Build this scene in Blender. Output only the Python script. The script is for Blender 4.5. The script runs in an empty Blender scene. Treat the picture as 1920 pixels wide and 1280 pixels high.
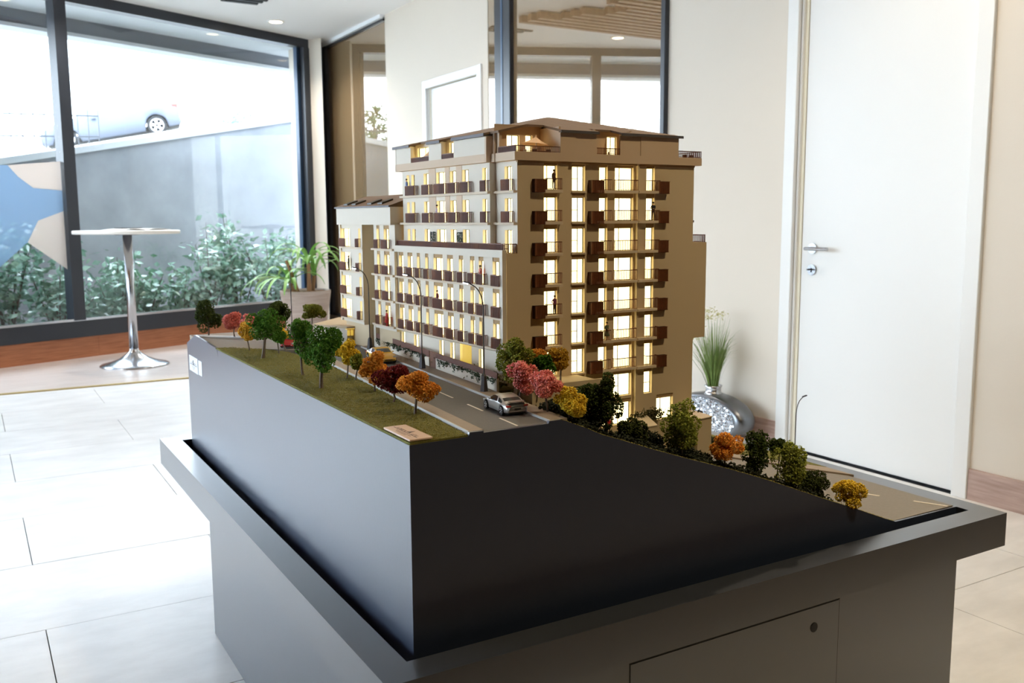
import bpy, bmesh, math, random
import numpy as np
from mathutils import Vector, Matrix
random.seed(7)
SC = bpy.context.scene
COL = SC.collection
PI = math.pi

# ------------------------------------------------------------------ camera, world, exposure
cam_d = bpy.data.cameras.new('camera'); cam = bpy.data.objects.new('camera', cam_d); COL.objects.link(cam)
cam_d.sensor_width = 36.0; cam_d.lens = 1724.56 / 1920 * 36.0
cam_d.clip_start = 0.05; cam_d.clip_end = 400
RR = ((0.86029757, -0.50976063, -0.00567331), (-0.07157987, -0.10976839, -0.99137643), (0.50474192, 0.85328483, -0.13092208))
M = Matrix.Identity(4)
for i in range(3):
    M[i][0] = RR[0][i]; M[i][1] = -RR[1][i]; M[i][2] = -RR[2][i]
M[0][3], M[1][3], M[2][3] = -0.47594, -1.16281, 1.18302
cam.matrix_world = M
cam_d.dof.use_dof = True; cam_d.dof.focus_distance = 1.75; cam_d.dof.aperture_fstop = 9.0
SC.camera = cam

world = bpy.data.worlds.new('world'); SC.world = world; world.use_nodes = True
bg = world.node_tree.nodes['Background']
bg.inputs['Color'].default_value = (0.77, 0.885, 1.0, 1)
bg.inputs['Strength'].default_value = 13.0
SC.view_settings.view_transform = 'Standard'; SC.view_settings.look = 'None'
SC.view_settings.gamma = 1.0; SC.view_settings.use_curve_mapping = False
SC.view_settings.exposure = 0.0
LAMP_W = 45.0          # recessed ceiling lamps
PANE_E = 3.4           # lit windows of the model

SC.cycles.use_denoising = True
SC.cycles.max_bounces = 12; SC.cycles.diffuse_bounces = 8; SC.cycles.glossy_bounces = 5
SC.cycles.transparent_max_bounces = 16; SC.cycles.sample_clamp_indirect = 8.0
SC.cycles.caustics_reflective = False; SC.cycles.caustics_refractive = False

# ------------------------------------------------------------------ helpers
def s2l(c):
    return tuple(((v / 255.0) / 12.92 if v / 255.0 <= 0.04045 else ((v / 255.0 + 0.055) / 1.055) ** 2.4) for v in c)

MATS = {}
def mat(name, rgb, rough=0.5, metal=0.0, var=0.0, scale=20.0, bump=0.0, bscale=80.0, stretch=None, spec=0.5, emit=None, rgb2=None, coat=0.0, crough=0.08, transm=0.0, rvar=0.0):
    m = bpy.data.materials.new(name); m.use_nodes = True
    nt = m.node_tree; b = nt.nodes['Principled BSDF']
    c = s2l(rgb) + (1,)
    b.inputs['Base Color'].default_value = c
    b.inputs['Roughness'].default_value = rough; b.inputs['Metallic'].default_value = metal
    b.inputs['Specular IOR Level'].default_value = spec
    if coat: b.inputs['Coat Weight'].default_value = coat; b.inputs['Coat Roughness'].default_value = crough
    if transm: b.inputs['Transmission Weight'].default_value = transm
    if emit:
        b.inputs['Emission Color'].default_value = s2l(emit[0]) + (1,); b.inputs['Emission Strength'].default_value = emit[1]
    if var or rgb2 or bump:
        tc = nt.nodes.new('ShaderNodeTexCoord'); mp = nt.nodes.new('ShaderNodeMapping')
        nt.links.new(tc.outputs['Object'], mp.inputs['Vector'])
        if stretch: mp.inputs['Scale'].default_value = stretch
    if var or rgb2:
        n = nt.nodes.new('ShaderNodeTexNoise'); n.inputs['Scale'].default_value = scale; n.inputs['Detail'].default_value = 6
        n.inputs['Roughness'].default_value = 0.6
        nt.links.new(mp.outputs['Vector'], n.inputs['Vector'])
        cr = nt.nodes.new('ShaderNodeValToRGB'); cr.color_ramp.elements[0].position = 0.3; cr.color_ramp.elements[1].position = 0.7
        if rgb2: a, d = c, s2l(rgb2) + (1,)
        else:
            a = tuple(max(0, v * (1 - var)) for v in c[:3]) + (1,); d = tuple(min(1, v * (1 + var)) for v in c[:3]) + (1,)
        cr.color_ramp.elements[0].color = a; cr.color_ramp.elements[1].color = d
        nt.links.new(n.outputs['Fac'], cr.inputs['Fac']); nt.links.new(cr.outputs['Color'], b.inputs['Base Color'])
        if rvar:
            mr = nt.nodes.new('ShaderNodeMapRange'); mr.inputs['To Min'].default_value = rough - rvar; mr.inputs['To Max'].default_value = rough + rvar
            nt.links.new(n.outputs['Fac'], mr.inputs['Value']); nt.links.new(mr.outputs['Result'], b.inputs['Roughness'])
    if bump:
        n2 = nt.nodes.new('ShaderNodeTexNoise'); n2.inputs['Scale'].default_value = bscale; n2.inputs['Detail'].default_value = 4
        nt.links.new(mp.outputs['Vector'], n2.inputs['Vector'])
        bp = nt.nodes.new('ShaderNodeBump'); bp.inputs['Strength'].default_value = bump; bp.inputs['Distance'].default_value = 0.01
        nt.links.new(n2.outputs['Fac'], bp.inputs['Height']); nt.links.new(bp.outputs['Normal'], b.inputs['Normal'])
    MATS[name] = m
    return m

def glass_mat(name, tint, base_refl=0.05, ior=1.45, grough=0.0):
    """thin pane: see-through with a Fresnel reflection"""
    m = bpy.data.materials.new(name); m.use_nodes = True; nt = m.node_tree; nt.nodes.clear()
    o = nt.nodes.new('ShaderNodeOutputMaterial'); mx = nt.nodes.new('ShaderNodeMixShader')
    t = nt.nodes.new('ShaderNodeBsdfTransparent'); t.inputs['Color'].default_value = tint + (1,)
    g = nt.nodes.new('ShaderNodeBsdfGlossy'); g.inputs['Roughness'].default_value = grough
    f = nt.nodes.new('ShaderNodeFresnel'); ge = nt.nodes.new('ShaderNodeNewGeometry'); ma = nt.nodes.new('ShaderNodeMath'); ma.operation = 'MULTIPLY_ADD'
    ma.inputs[1].default_value = 1 / ior - ior; ma.inputs[2].default_value = ior; nt.links.new(ge.outputs['Backfacing'], ma.inputs[0]); nt.links.new(ma.outputs[0], f.inputs['IOR'])   # a thin sheet reflects alike from both sides
    nt.links.new(f.outputs['Fac'], mx.inputs['Fac']); nt.links.new(t.outputs[0], mx.inputs[1]); nt.links.new(g.outputs[0], mx.inputs[2])
    nt.links.new(mx.outputs[0], o.inputs['Surface']); MATS[name] = m
    return m

class MB:
    """collects shapes for ONE mesh object"""
    def __init__(self): self.v = []; self.f = []; self.mi = []; self.cur = 0; self.smooth = []; self.sm = False
    def m(self, i): self.cur = i; return self
    def face(self, pts):
        b = len(self.v); self.v.extend([tuple(p) for p in pts]); self.f.append(tuple(range(b, b + len(pts)))); self.mi.append(self.cur); self.smooth.append(self.sm)
    def poly(self, verts, faces):
        b = len(self.v); self.v.extend([tuple(p) for p in verts])
        for f in faces: self.f.append(tuple(i + b for i in f)); self.mi.append(self.cur); self.smooth.append(self.sm)
    def box(self, x0, x1, y0, y1, z0, z1, fn=None):
        if x0 > x1: x0, x1 = x1, x0
        if y0 > y1: y0, y1 = y1, y0
        P = [(x0, y0, z0), (x1, y0, z0), (x1, y1, z0), (x0, y1, z0), (x0, y0, z1), (x1, y0, z1), (x1, y1, z1), (x0, y1, z1)]
        if fn: P = [fn(*p) for p in P]
        self.poly(P, [(0, 3, 2, 1), (4, 5, 6, 7), (0, 1, 5, 4), (1, 2, 6, 5), (2, 3, 7, 6), (3, 0, 4, 7)])
    def bbox(self, x0, x1, y0, y1, z0, z1, b, fn=None):
        """box with chamfered vertical and top edges"""
        bm = bmesh.new(); bmesh.ops.create_cube(bm, size=1)
        for v in bm.verts: v.co = Vector(((x0 + x1) / 2 + v.co.x * (x1 - x0), (y0 + y1) / 2 + v.co.y * (y1 - y0), (z0 + z1) / 2 + v.co.z * (z1 - z0)))
        bmesh.ops.bevel(bm, geom=list(bm.edges), offset=b, segments=1, affect='EDGES')
        self.bm(bm, fn)
    def bm(self, bm, fn=None):
        bm.verts.ensure_lookup_table(); bm.verts.index_update()
        P = [tuple(v.co) for v in bm.verts]
        if fn: P = [fn(*p) for p in P]
        self.poly(P, [tuple(v.index for v in f.verts) for f in bm.faces]); bm.free()
    def prism(self, ring, z0, z1, fn=None):
        n = len(ring); P = [(x, y, z0) for x, y in ring] + [(x, y, z1) for x, y in ring]
        if fn: P = [fn(*p) for p in P]
        self.poly(P, [tuple(range(n - 1, -1, -1)), tuple(range(n, 2 * n))] + [(i, (i + 1) % n, n + (i + 1) % n, n + i) for i in range(n)])
    def tube(self, pts, rad, n=8, caps=True):
        pts = [Vector(p) for p in pts]
        if not hasattr(rad, '__len__'): rad = [rad] * len(pts)
        rings = []; up = Vector((0, 0, 1)); prev = None
        for i, p in enumerate(pts):
            d = (pts[min(i + 1, len(pts) - 1)] - pts[max(i - 1, 0)]).normalized()
            if prev is None:
                a = d.cross(up)
                if a.length < 1e-3: a = d.cross(Vector((1, 0, 0)))
                a.normalize()
            else:
                a = prev - d * prev.dot(d)
                a = a.normalized() if a.length > 1e-6 else d.orthogonal().normalized()
            prev = a; b = d.cross(a)
            rings.append([p + (a * math.cos(t) + b * math.sin(t)) * rad[i] for t in [2 * PI * k / n for k in range(n)]])
        V = [q for r in rings for q in r]; F = []
        for i in range(len(pts) - 1):
            for k in range(n): F.append((i * n + k, i * n + (k + 1) % n, (i + 1) * n + (k + 1) % n, (i + 1) * n + k))
        if caps: F.append(tuple(range(n - 1, -1, -1))); F.append(tuple((len(pts) - 1) * n + k for k in range(n)))
        self.poly(V, F)
    def lathe(self, prof, c=(0, 0, 0), n=32, sx=1.0, sy=1.0):
        V = []; F = []
        for r, z in prof:
            for k in range(n): t = 2 * PI * k / n; V.append((c[0] + r * sx * math.cos(t), c[1] + r * sy * math.sin(t), c[2] + z))
        for i in range(len(prof) - 1):
            for k in range(n): F.append((i * n + k, i * n + (k + 1) % n, (i + 1) * n + (k + 1) % n, (i + 1) * n + k))
        if prof[0][0] > 1e-5: F.append(tuple(range(n - 1, -1, -1)))
        if prof[-1][0] > 1e-5: F.append(tuple((len(prof) - 1) * n + k for k in range(n)))
        self.poly(V, F)
    def bar(self, p, q, w, h):
        """box beam from p to q"""
        p, q = Vector(p), Vector(q); d = (q - p).normalized(); a = d.cross(Vector((0, 0, 1)))
        a = a.normalized() if a.length > 1e-4 else Vector((1, 0, 0)); b = a.cross(d)
        V = []
        for e in (p, q):
            for sx, sy in ((-1, -1), (1, -1), (1, 1), (-1, 1)): V.append(e + a * sx * w / 2 + b * sy * h / 2)
        self.poly(V, [(0, 1, 2, 3), (7, 6, 5, 4), (0, 4, 5, 1), (1, 5, 6, 2), (2, 6, 7, 3), (3, 7, 4, 0)])
    def build(self, name, mats, parent=None, **props):
        o = ORG.get(parent.name, (0, 0, 0)) if parent else (0, 0, 0)
        me = bpy.data.meshes.new(name)
        vs = [(x - o[0], y - o[1], z - o[2]) for x, y, z in self.v] if o != (0, 0, 0) else self.v
        me.from_pydata(vs, [], self.f)
        if not isinstance(mats, (list, tuple)): mats = [mats]
        for mm in mats: me.materials.append(MATS[mm] if isinstance(mm, str) else mm)
        if len(mats) > 1: me.polygons.foreach_set('material_index', self.mi)
        if any(self.smooth): me.polygons.foreach_set('use_smooth', self.smooth)
        me.validate(); me.update()
        return link(name, me, parent, **props)

ORG = {}
def link(name, me, parent=None, **props):
    ob = bpy.data.objects.new(name, me); COL.objects.link(ob)
    if parent:
        ob.parent = parent; ORG[ob.name] = ORG.get(parent.name, (0, 0, 0))
    for k, v in props.items(): ob[k] = v
    return ob
def npmesh(name, V, F, mats, parent=None, mi=None, smooth=False, **props):
    """big meshes from numpy arrays, F is (n,3) or (n,4)"""
    o = np.array(ORG.get(parent.name, (0, 0, 0)) if parent else (0, 0, 0))
    V = (V - o).astype(np.float32); k = F.shape[1]
    me = bpy.data.meshes.new(name); me.vertices.add(len(V)); me.vertices.foreach_set('co', V.ravel())
    me.loops.add(F.size); me.loops.foreach_set('vertex_index', F.ravel().astype(np.int32))
    me.polygons.add(len(F)); me.polygons.foreach_set('loop_start', np.arange(0, F.size, k, dtype=np.int32))
    try: me.polygons.foreach_set('loop_total', np.full(len(F), k, dtype=np.int32))
    except Exception: pass
    for mm in (mats if isinstance(mats, (list, tuple)) else [mats]): me.materials.append(MATS[mm])
    if mi is not None: me.polygons.foreach_set('material_index', mi.astype(np.int32))
    if smooth: me.polygons.foreach_set('use_smooth', np.ones(len(F), dtype=bool))
    me.update(calc_edges=True)
    return link(name, me, parent, **props)
def thing(name, label, cat, loc=(0, 0, 0), group=None):
    o = bpy.data.objects.new(name, None); COL.objects.link(o); o.location = loc; o.empty_display_size = 0.02
    ORG[o.name] = tuple(loc); o['label'] = label; o['category'] = cat
    if group: o['group'] = group
    return o
def tag(o, label, cat, group=None):
    o['label'] = label; o['category'] = cat
    if group: o['group'] = group
    return o
def structure(name, loc=(0, 0, 0), label=None):
    o = bpy.data.objects.new(name, None); COL.objects.link(o); o.location = loc; ORG[o.name] = tuple(loc); o['kind'] = 'structure'; o.empty_display_size = 0.02
    if label: o['label'] = label
    return o

# ------------------------------------------------------------------ materials
mat('ceiling_paint', (244, 244, 245), 0.9)
mat('wall_dark', (72, 48, 32), 0.7)  # brown for unseen surfaces, chosen so little light reaches the model's front
mat('wall_cream', (212, 203, 190), 0.85, bump=0.05, bscale=200)
mat('door_white', (222, 222, 220), 0.42)
mat('door_jamb', (226, 220, 200), 0.5)
mat('gasket', (22, 24, 30), 0.6)
mat('frame_black', (40, 44, 52), 0.35)
mat('frame_blue_lit', (70, 92, 120), 0.3)  # bluish daylight on the black frames put into the colour
mat('floor_tile', (228, 228, 228), 0.33, var=0.10, scale=3.5, bump=0.03, bscale=30, stretch=(1, 2.2, 1), rvar=0.06)
mat('grout', (120, 122, 126), 0.9)
mat('wood_floor', (190, 176, 168), 0.3, rgb2=(220, 210, 204), scale=2.5, stretch=(1.2, 16, 1))
mat('brass', (190, 168, 116), 0.4, 0.7)
mat('wood_orange', (150, 90, 58), 0.5, rgb2=(186, 122, 84), scale=3, stretch=(1.5, 1.5, 22), bump=0.05)
mat('wood_grey', (150, 122, 112), 0.5, rgb2=(186, 160, 148), scale=3, stretch=(1.6, 1.6, 20), bump=0.08, bscale=40)
mat('plinth_grey', (48, 53, 62), 0.36, spec=0.7, coat=.8, crough=.28)
mat('plinth_dark', (30, 30, 30), 0.6)
mat('block_paint', (38, 50, 74), 0.45, spec=.8, coat=1.0, crough=.30, bump=0.02, bscale=120)
mat('steel', (190, 192, 196), 0.22, 1.0)
mat('steel_dark', (120, 122, 126), 0.3, 1.0)
mat('table_white', (238, 234, 226), 0.35)
mat('paper', (240, 240, 238), 0.7)
mat('paper_grey', (150, 140, 138), 0.6)
mat('paper_dark', (50, 50, 52), 0.5)
mat('pot_clay', (152, 134, 122), 0.6, rgb2=(176, 160, 150), scale=4, stretch=(1, 1, 12))
mat('pot_white', (222, 220, 216), 0.5)
mat('soil', (60, 48, 38), 0.95, bump=0.6, bscale=60)
mat('leaf_spider', (104, 158, 60), 0.4, rgb2=(150, 196, 110), scale=6)
mat('dry_stem', (150, 112, 78), 0.8)
mat('hedge_leaf', (88, 136, 116), 0.22, rgb2=(160, 196, 176), scale=9, spec=1.0)
mat('hedge_stem', (84, 78, 68), 0.85)
mat('concrete', (136, 140, 146), 0.85, rgb2=(162, 166, 172), scale=1.6, bump=0.15, bscale=12)
mat('coping', (214, 218, 222), 0.8)
mat('paving_out', (204, 202, 198), 0.9, var=0.1, scale=5)
mat('soffit_grey', (120, 124, 132), 0.8)
mat('soffit_white', (225, 228, 232), 0.8)
mat('slat_wood', (150, 112, 80), 0.55, rgb2=(176, 136, 98), scale=4, stretch=(12, 1, 1))
mat('vent_black', (20, 20, 22), 0.6)
mat('lamp_trim', (236, 234, 230), 0.5)
mat('lamp_lens', (255, 240, 210), 0.5, emit=((255, 236, 196), 14.0))
glass_mat('window_glass', (0.97, 0.985, 0.99))
mat('mirror_bronze', (168, 140, 104), 0.01, 0.0)
def tinted_mirror():
    m = MATS['mirror_bronze']; nt = m.node_tree; b = nt.nodes['Principled BSDF']; b.inputs['Roughness'].default_value = .6; b.inputs['Specular IOR Level'].default_value = 0
    g = nt.nodes.new('ShaderNodeBsdfGlossy'); g.inputs['Roughness'].default_value = .008; g.inputs['Color'].default_value = s2l((206, 200, 192)) + (1,)
    x = nt.nodes.new('ShaderNodeMixShader'); x.inputs['Fac'].default_value = .66; nt.links.new(b.outputs[0], x.inputs[1]); nt.links.new(g.outputs[0], x.inputs[2]); nt.links.new(x.outputs[0], nt.nodes['Material Output'].inputs['Surface'])
tinted_mirror()
# model
mat('facade_white', (226, 218, 204), 0.75, bump=0.02, bscale=400)
mat('facade_cream', (214, 196, 164), 0.78, bump=0.02, bscale=400)  # on side walls this warmer copy of facade_white puts the light into colour
mat('facade_tan', (176, 146, 108), 0.8)
mat('facade_beige', (214, 192, 168), 0.8)
mat('slab_cream', (222, 206, 184), 0.75)
mat('pane_lit', (255, 240, 190), 0.5, emit=((255, 238, 172), PANE_E))
mat('bronze', (58, 48, 34), 0.5)
mat('rail_brown', (110, 60, 40), 0.55)
mat('screen_wood', (118, 68, 36), 0.6, var=0.15, scale=120)
mat('screen_gap', (70, 36, 22), 0.8)
mat('roof_brown', (122, 100, 80), 0.75, var=0.08, scale=90)
mat('roof_edge', (92, 90, 96), 0.6)
mat('asphalt', (104, 102, 100), 0.62, var=0.08, scale=220, bump=0.05, bscale=600)
mat('road_low', (138, 132, 124), 0.72, var=0.06, scale=120)
mat('pavement', (160, 146, 130), 0.75, var=0.05, scale=120)
mat('kerb_white', (206, 206, 204), 0.6)
mat('road_paint', (236, 228, 214), 0.6)
mat('lawn', (104, 104, 46), 0.95, rgb2=(138, 132, 64), scale=160, bump=0.5, bscale=700)
mat('lawn_grain', (124, 122, 56), 0.95, rgb2=(166, 156, 80), scale=240)
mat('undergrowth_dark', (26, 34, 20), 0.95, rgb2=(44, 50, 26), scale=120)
mat('ivy', (42, 70, 48), 0.7, rgb2=(66, 92, 58), scale=200)
mat('planting', (92, 96, 56), 0.9, rgb2=(130, 118, 72), scale=200)
mat('planting_dark', (56, 58, 30), 0.9, rgb2=(80, 78, 40), scale=200)
mat('lamp_post', (74, 70, 74), 0.45, 0.4)
mat('lamp_glow', (255, 255, 255), 0.4, emit=((240, 246, 255), 3.0))
mat('trunk', (122, 108, 98), 0.9, var=0.2, scale=200)
mat('umbrella_cloth', (244, 206, 166), 0.75)
mat('furniture_dark', (62, 40, 32), 0.6)
mat('furniture_white', (226, 222, 214), 0.6)
mat('plaque', (232, 204, 182), 0.25, spec=0.6)
mat('ink', (66, 44, 36), 0.5)
mat('ink_grey', (70, 74, 82), 0.5)
mat('sticker', (236, 240, 246), 0.4)
TREEC = {'dark': ((44, 60, 24), (82, 98, 42)), 'green': ((52, 104, 30), (100, 148, 52)), 'olive': ((100, 108, 34), (146, 146, 56)), 'light': ((120, 136, 46), (176, 180, 84)),
         'yellow': ((226, 182, 38), (252, 222, 80)), 'gold': ((196, 146, 42), (230, 182, 66)), 'yellow_orange': ((240, 176, 54), (255, 210, 90)), 'orange': ((236, 140, 44), (255, 190, 88)),
         'pink': ((238, 118, 112), (255, 172, 162)), 'burgundy': ((110, 30, 36), (146, 54, 56)), 'bush': ((40, 52, 20), (76, 84, 36))}
for k, (a, b) in TREEC.items(): mat('crown_' + k, a, 0.9, rgb2=b, scale=130, spec=0.2)
# ------------------------------------------------------------------ room shell
T2 = Vector((0.91552, 0.40237, 0)); N2 = Vector((-0.40237, 0.91552, 0)); W0 = Vector((-0.296, 7.427, 0)); S0 = 2.718
def wp(s, off=0.0, z=0.0):
    """point on the window wall: run s along it, off metres outwards"""
    p = W0 + T2 * (s - S0) + N2 * off
    return (p.x, p.y, z)
def wbox(mb, s0, s1, o0, o1, z0, z1): mb.box(s0, s1, o0, o1, z0, z1, fn=lambda s, o, z: wp(s, o, z))
XR = 3.11; XL = -4.8; YB0 = -6.5; ZC = 3.12
SL = -2.18; SR = 6.15
STRIP = 6.04

fl = structure('floor')
mb = MB(); mb.face([(XL - .3, YB0 - .3, -0.012), (XR + .4, YB0 - .3, -0.012), (XR + .4, 9.5, -0.012), (XL - .3, 9.5, -0.012)]); mb.build('grout_bed', 'grout', fl)
# 0.6 x 1.2 m tiles in running bond
tile_me = None
row_y0 = 1.7422
for j in range(-4, 8):
    y0 = row_y0 + 0.6 * j; y1 = min(y0 + 0.6, STRIP - 0.008)
    if y1 - y0 < 0.03: continue
    xs = -0.3511 + (0.5971 if j % 2 == 0 else 0.0)
    k0 = int(math.floor((XL - xs) / 1.2)); 
    for k in range(k0, 8):
        x0 = max(xs + 1.2 * k, XL); x1 = min(xs + 1.2 * (k + 1), XR)
        if x1 - x0 < 0.02: continue
        if x1 < -3.6 and y1 < 2.0: pass
        g = 0.0016
        mb = MB(); mb.box(x0 + g, x1 - g, y0 + g, y1 - g, -0.02, 0.0006 * random.random())
        mb.build('tile', 'floor_tile', fl)
# unseen boards behind the camera, added dark to keep light off the model's front
for j in range(0, 30):
    y1 = row_y0 - 2.4 - .2 * j; y0 = y1 - .2
    if y1 < YB0: break
    for k in range(5):
        mb = MB(); mb.box(XL + 1.6 * k + .0008, min(XL + 1.6 * (k + 1), XR) - .0008, y0 + .0008, y1 - .0008, -0.02, 0.0003); mb.build('plank', 'wall_dark', fl)
# wood-look boards beyond the brass strip
for j in range(0, 20):
    y0 = STRIP + 0.024 + 0.2 * j; y1 = y0 + 0.2
    def xwall(y): return W0.x + (y - W0.y) / T2.y * T2.x   # x of the window wall at this y
    xmin = max(XL, xwall(y0) - 0.05)
    if xmin > XR: break
    off = (j * 0.47) % 1.4
    x = XL - off
    while x < XR:
        a, b = max(x, xmin), min(x + 1.4, XR)
        if b - a > 0.03:
            mb = MB(); mb.box(a + .0008, b - .0008, y0 + .0008, y1 - .0008, -0.02, 0.0004 * random.random()); mb.build('plank', 'wood_floor', fl)
        x += 1.4
mb = MB(); mb.box(XL, XR, STRIP - 0.008, STRIP + 0.024, -0.02, 0.010); mb.build('trim_1', 'brass', None, kind='structure', label='brass transition strip between tiles and wood floor')

mb = MB(); mb.box(XL - .2, XR + .3, YB0 - .2, 9.6, ZC, ZC + .15); ceil = mb.build('ceiling', 'ceiling_paint', None, kind='structure')
# hanging wooden slats shown in the bronze glass, extended unseen to darken the room behind
for i in range(112):
    y = 6.60 - i * 0.115
    xa = -4.2 - 0.12 * (i % 4); xb = 2.0 - 0.16 * ((i // 3) % 3) - 0.03 * min(i, 24)
    mb = MB(); mb.box(xa, xb, y - 0.028, y + 0.028, ZC - 0.075, ZC - 0.012); mb.build('slat', 'slat_wood', ceil)

# right-hand wall: solid pieces between doors and bronze glass
DOOR_A = (1.108, 2.183, 2.42); DOOR_B = (5.33, 6.405, 2.395)
wr = MB()
def wpiece(y0, y1, z0=0.0, z1=ZC, th=0.16): wr.box(XR, XR + th, y0, y1, z0, z1)
wpiece(0.5, 1.15); wpiece(1.15, 2.14, 2.38); wpiece(2.14, 3.10)
wpiece(3.10, 5.24, 0.0, 0.12); wpiece(5.24, 5.37); wpiece(5.37, 6.37, 2.36); wpiece(6.37, 7.24); wpiece(7.24, 9.06, 0.0, 0.12); wpiece(7.24, 9.06, 3.08)
wr.box(XR + .14, XR + .16, 1.1, 2.2, 0, 2.5); wr.box(XR + .14, XR + .16, 5.3, 6.45, 0, 2.5); wr.box(XR + .10, XR + .16, 3.0, 5.3, 0, ZC); wr.box(XR + .10, XR + .16, 7.2, 9.1, 0, ZC)
wr.build('wall_right', 'wall_cream', None, kind='structure')
mb = MB(); mb.box(XR, XR + .16, YB0, 0.5, 0, ZC); mb.build('wall_right', 'wall_dark', None, kind='structure')  # unseen end of the wall, made dark to dim the front faces
bb = structure('baseboard_right')
for a, b in ((YB0, -2.8), (-2.8, -1.4), (-1.4, 0.0), (0.0, 1.106), (2.185, 3.10), (5.24, 5.325), (6.41, 7.24)):
    mb = MB(); mb.box(XR - 0.012, XR + .002, a + .0008, b - .0008, 0, 0.133); mb.build('plank', 'wood_grey', bb)
LY0 = 1.2
mb = MB(); mb.box(XL - .16, XL, YB0, LY0, 0, ZC); mb.box(XL - .16, XL, LY0, 5.3, 0, .12); mb.box(XL - .16, XL, LY0, 5.3, 3.0, ZC); mb.box(XL - .16, XL, 4.9, 5.4, 0, ZC); mb.build('wall_left', 'wall_dark', None, kind='structure')
wl = structure('window_4', (XL, LY0, 0), label='glazed shopfront on the left, outside the picture')
for y in (LY0, 1.3, 3.06, 4.82):
    mb = MB(); mb.box(XL - .10, XL - .02, y, y + .08, .12, 3.0); mb.build('mullion', 'frame_black', wl)
for z in (.12, 2.94):
    mb = MB(); mb.box(XL - .10, XL - .02, LY0, 4.9, z, z + .06); mb.build('window_frame', 'frame_black', wl)
for y in (LY0 + .08, 1.38, 3.14):
    mb = MB(); mb.box(XL - .064, XL - .056, y, y + 1.68, .18, 2.94); mb.build('pane', 'window_glass', wl)
mb = MB(); mb.box(XL - .16, XR + .16, YB0 - .16, YB0, 0, ZC); mb.build('wall_back', 'wall_dark', None, kind='structure')
# cream pier between the window and the bronze glass
mb = MB(); mb.prism([(2.842, 8.81), (2.952, 8.60), (3.112, 9.06), (3.112, 9.35), (2.80, 9.25)], 0, ZC); mb.build('wall_corner', 'wall_cream', None, kind='structure')

def door(idx, y0, y1, ztop, handle):
    d = structure('door_%d' % idx, (XR, y0, 0), label=('white flush door with steel lever handle' if handle else 'white door in far wall, behind the model building'))
    w = 0.07
    mb = MB()                                                   # architrave, stepped
    for a, b in ((y0, y0 + w), (y1 - w, y1)): mb.bbox(XR - 0.018, XR + .004, a, b, 0, ztop, 0.003)
    mb.bbox(XR - 0.0175, XR + .004, y0 + w, y1 - w, ztop - w, ztop - .0005, 0.003)
    for a, b in ((y0 + w, y0 + w + .012), (y1 - w - .012, y1 - w)): mb.box(XR + .004, XR + .02, a, b, 0, ztop - w)
    mb.build('architrave', 'door_white', d)
    mb = MB()
    mb.box(XR + .02, XR + .14, y1 - w - .008, y1 - w + .03, 0, ztop - w + .03); mb.box(XR + .02, XR + .14, y0 + w - .03, y0 + w + .008, 0, ztop - w + .03); mb.box(XR + .02, XR + .14, y0 + w, y1 - w, ztop - w, ztop - w + .03)
    mb.box(XR + .02, XR + .036, y1 - w - .03, y1 - w, 0, ztop - w)
    mb.build('jamb', 'door_jamb', d)
    mb = MB(); mb.box(XR + .066, XR + .07, y0 + w - .01, y1 - w + .01, -.001, ztop - w + .01); mb.build('gasket', 'gasket', d)
    mb = MB(); mb.bbox(XR + .022, XR + .064, y0 + w + .009, y1 - w - .034, 0.008, ztop - w - .004, 0.002); leaf = mb.build('leaf', 'door_white', d)
    hx = XR + .022; hy = y1 - w - .105
    mb = MB()
    mb.tube([(hx, hy, 1.035), (hx - .008, hy, 1.035)], 0.026, 24); mb.tube([(hx - .006, hy, 1.035), (hx - .045, hy, 1.035)], 0.009, 12)
    mb.tube([(hx - .045, hy + .012, 1.035), (hx - .047, hy - .03, 1.035), (hx - .045, hy - .125, 1.035)], 0.009, 12)
    mb.build('handle', 'steel', leaf)
    mb = MB(); mb.tube([(hx, hy, 0.93), (hx - .008, hy, 0.93)], 0.026, 24); mb.build('lock_plate', 'steel', leaf)
    mb = MB(); mb.tube([(hx - .0078, hy, 0.933), (hx - .0095, hy, 0.933)], 0.006, 10); mb.box(hx - .0095, hx - .0075, hy - .003, hy + .003, 0.918, 0.934); mb.build('keyhole', 'gasket', leaf)
    if handle:
        mb = MB(); mb.box(hx - .04, hx - .008, hy - .001, hy + .001, 0.928, 0.936); mb.build('key', 'steel_dark', leaf)
door(1, 1.108, 2.183, 2.45, True)
door(2, 5.33, 6.405, 2.395, False)

def bronze_window(idx, y0, y1, z0, z1, posts):
    w = structure('window_%d' % idx, (XR, y0, 0), label='bronze mirror glass panel in black frame')
    f = MB()
    for a, b in posts: f.bbox(XR - .03, XR + .04, a, b, z0, z1, .004)
    f.box(XR - .02, XR + .03, y0, y1, z0, z0 + .03); f.box(XR - .02, XR + .03, y0, y1, z1 - .035, z1)
    f.build('window_frame', 'frame_black', w)
    for a, b in posts:
        if b - a > .1:
            g = MB(); g.box(XR - .034, XR - .028, (a + b) / 2 - .012, (a + b) / 2 + .012, z0 + .01, z1 - .01); g.build('gasket', 'frame_blue_lit', w)
    g = MB(); g.box(XR + .004, XR + .012, y0, y1, z0 + .01, z1 - .01); g.build('pane', 'mirror_bronze', w)
bronze_window(2, 3.10, 5.24, 0.12, ZC - .002, ((3.098, 3.14), (4.86, 5.09)))
bronze_window(3, 7.24, 9.04, 0.12, 3.10, ((8.86, 9.03),))
# bulkhead strip above the far bronze glass
mb = MB(); mb.box(XR - .05, XR + .1, 7.24, 9.06, 3.085, ZC); mb.build('trim_2', 'soffit_white', None, kind='structure', label='white bulkhead strip above the far bronze glass')

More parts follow.
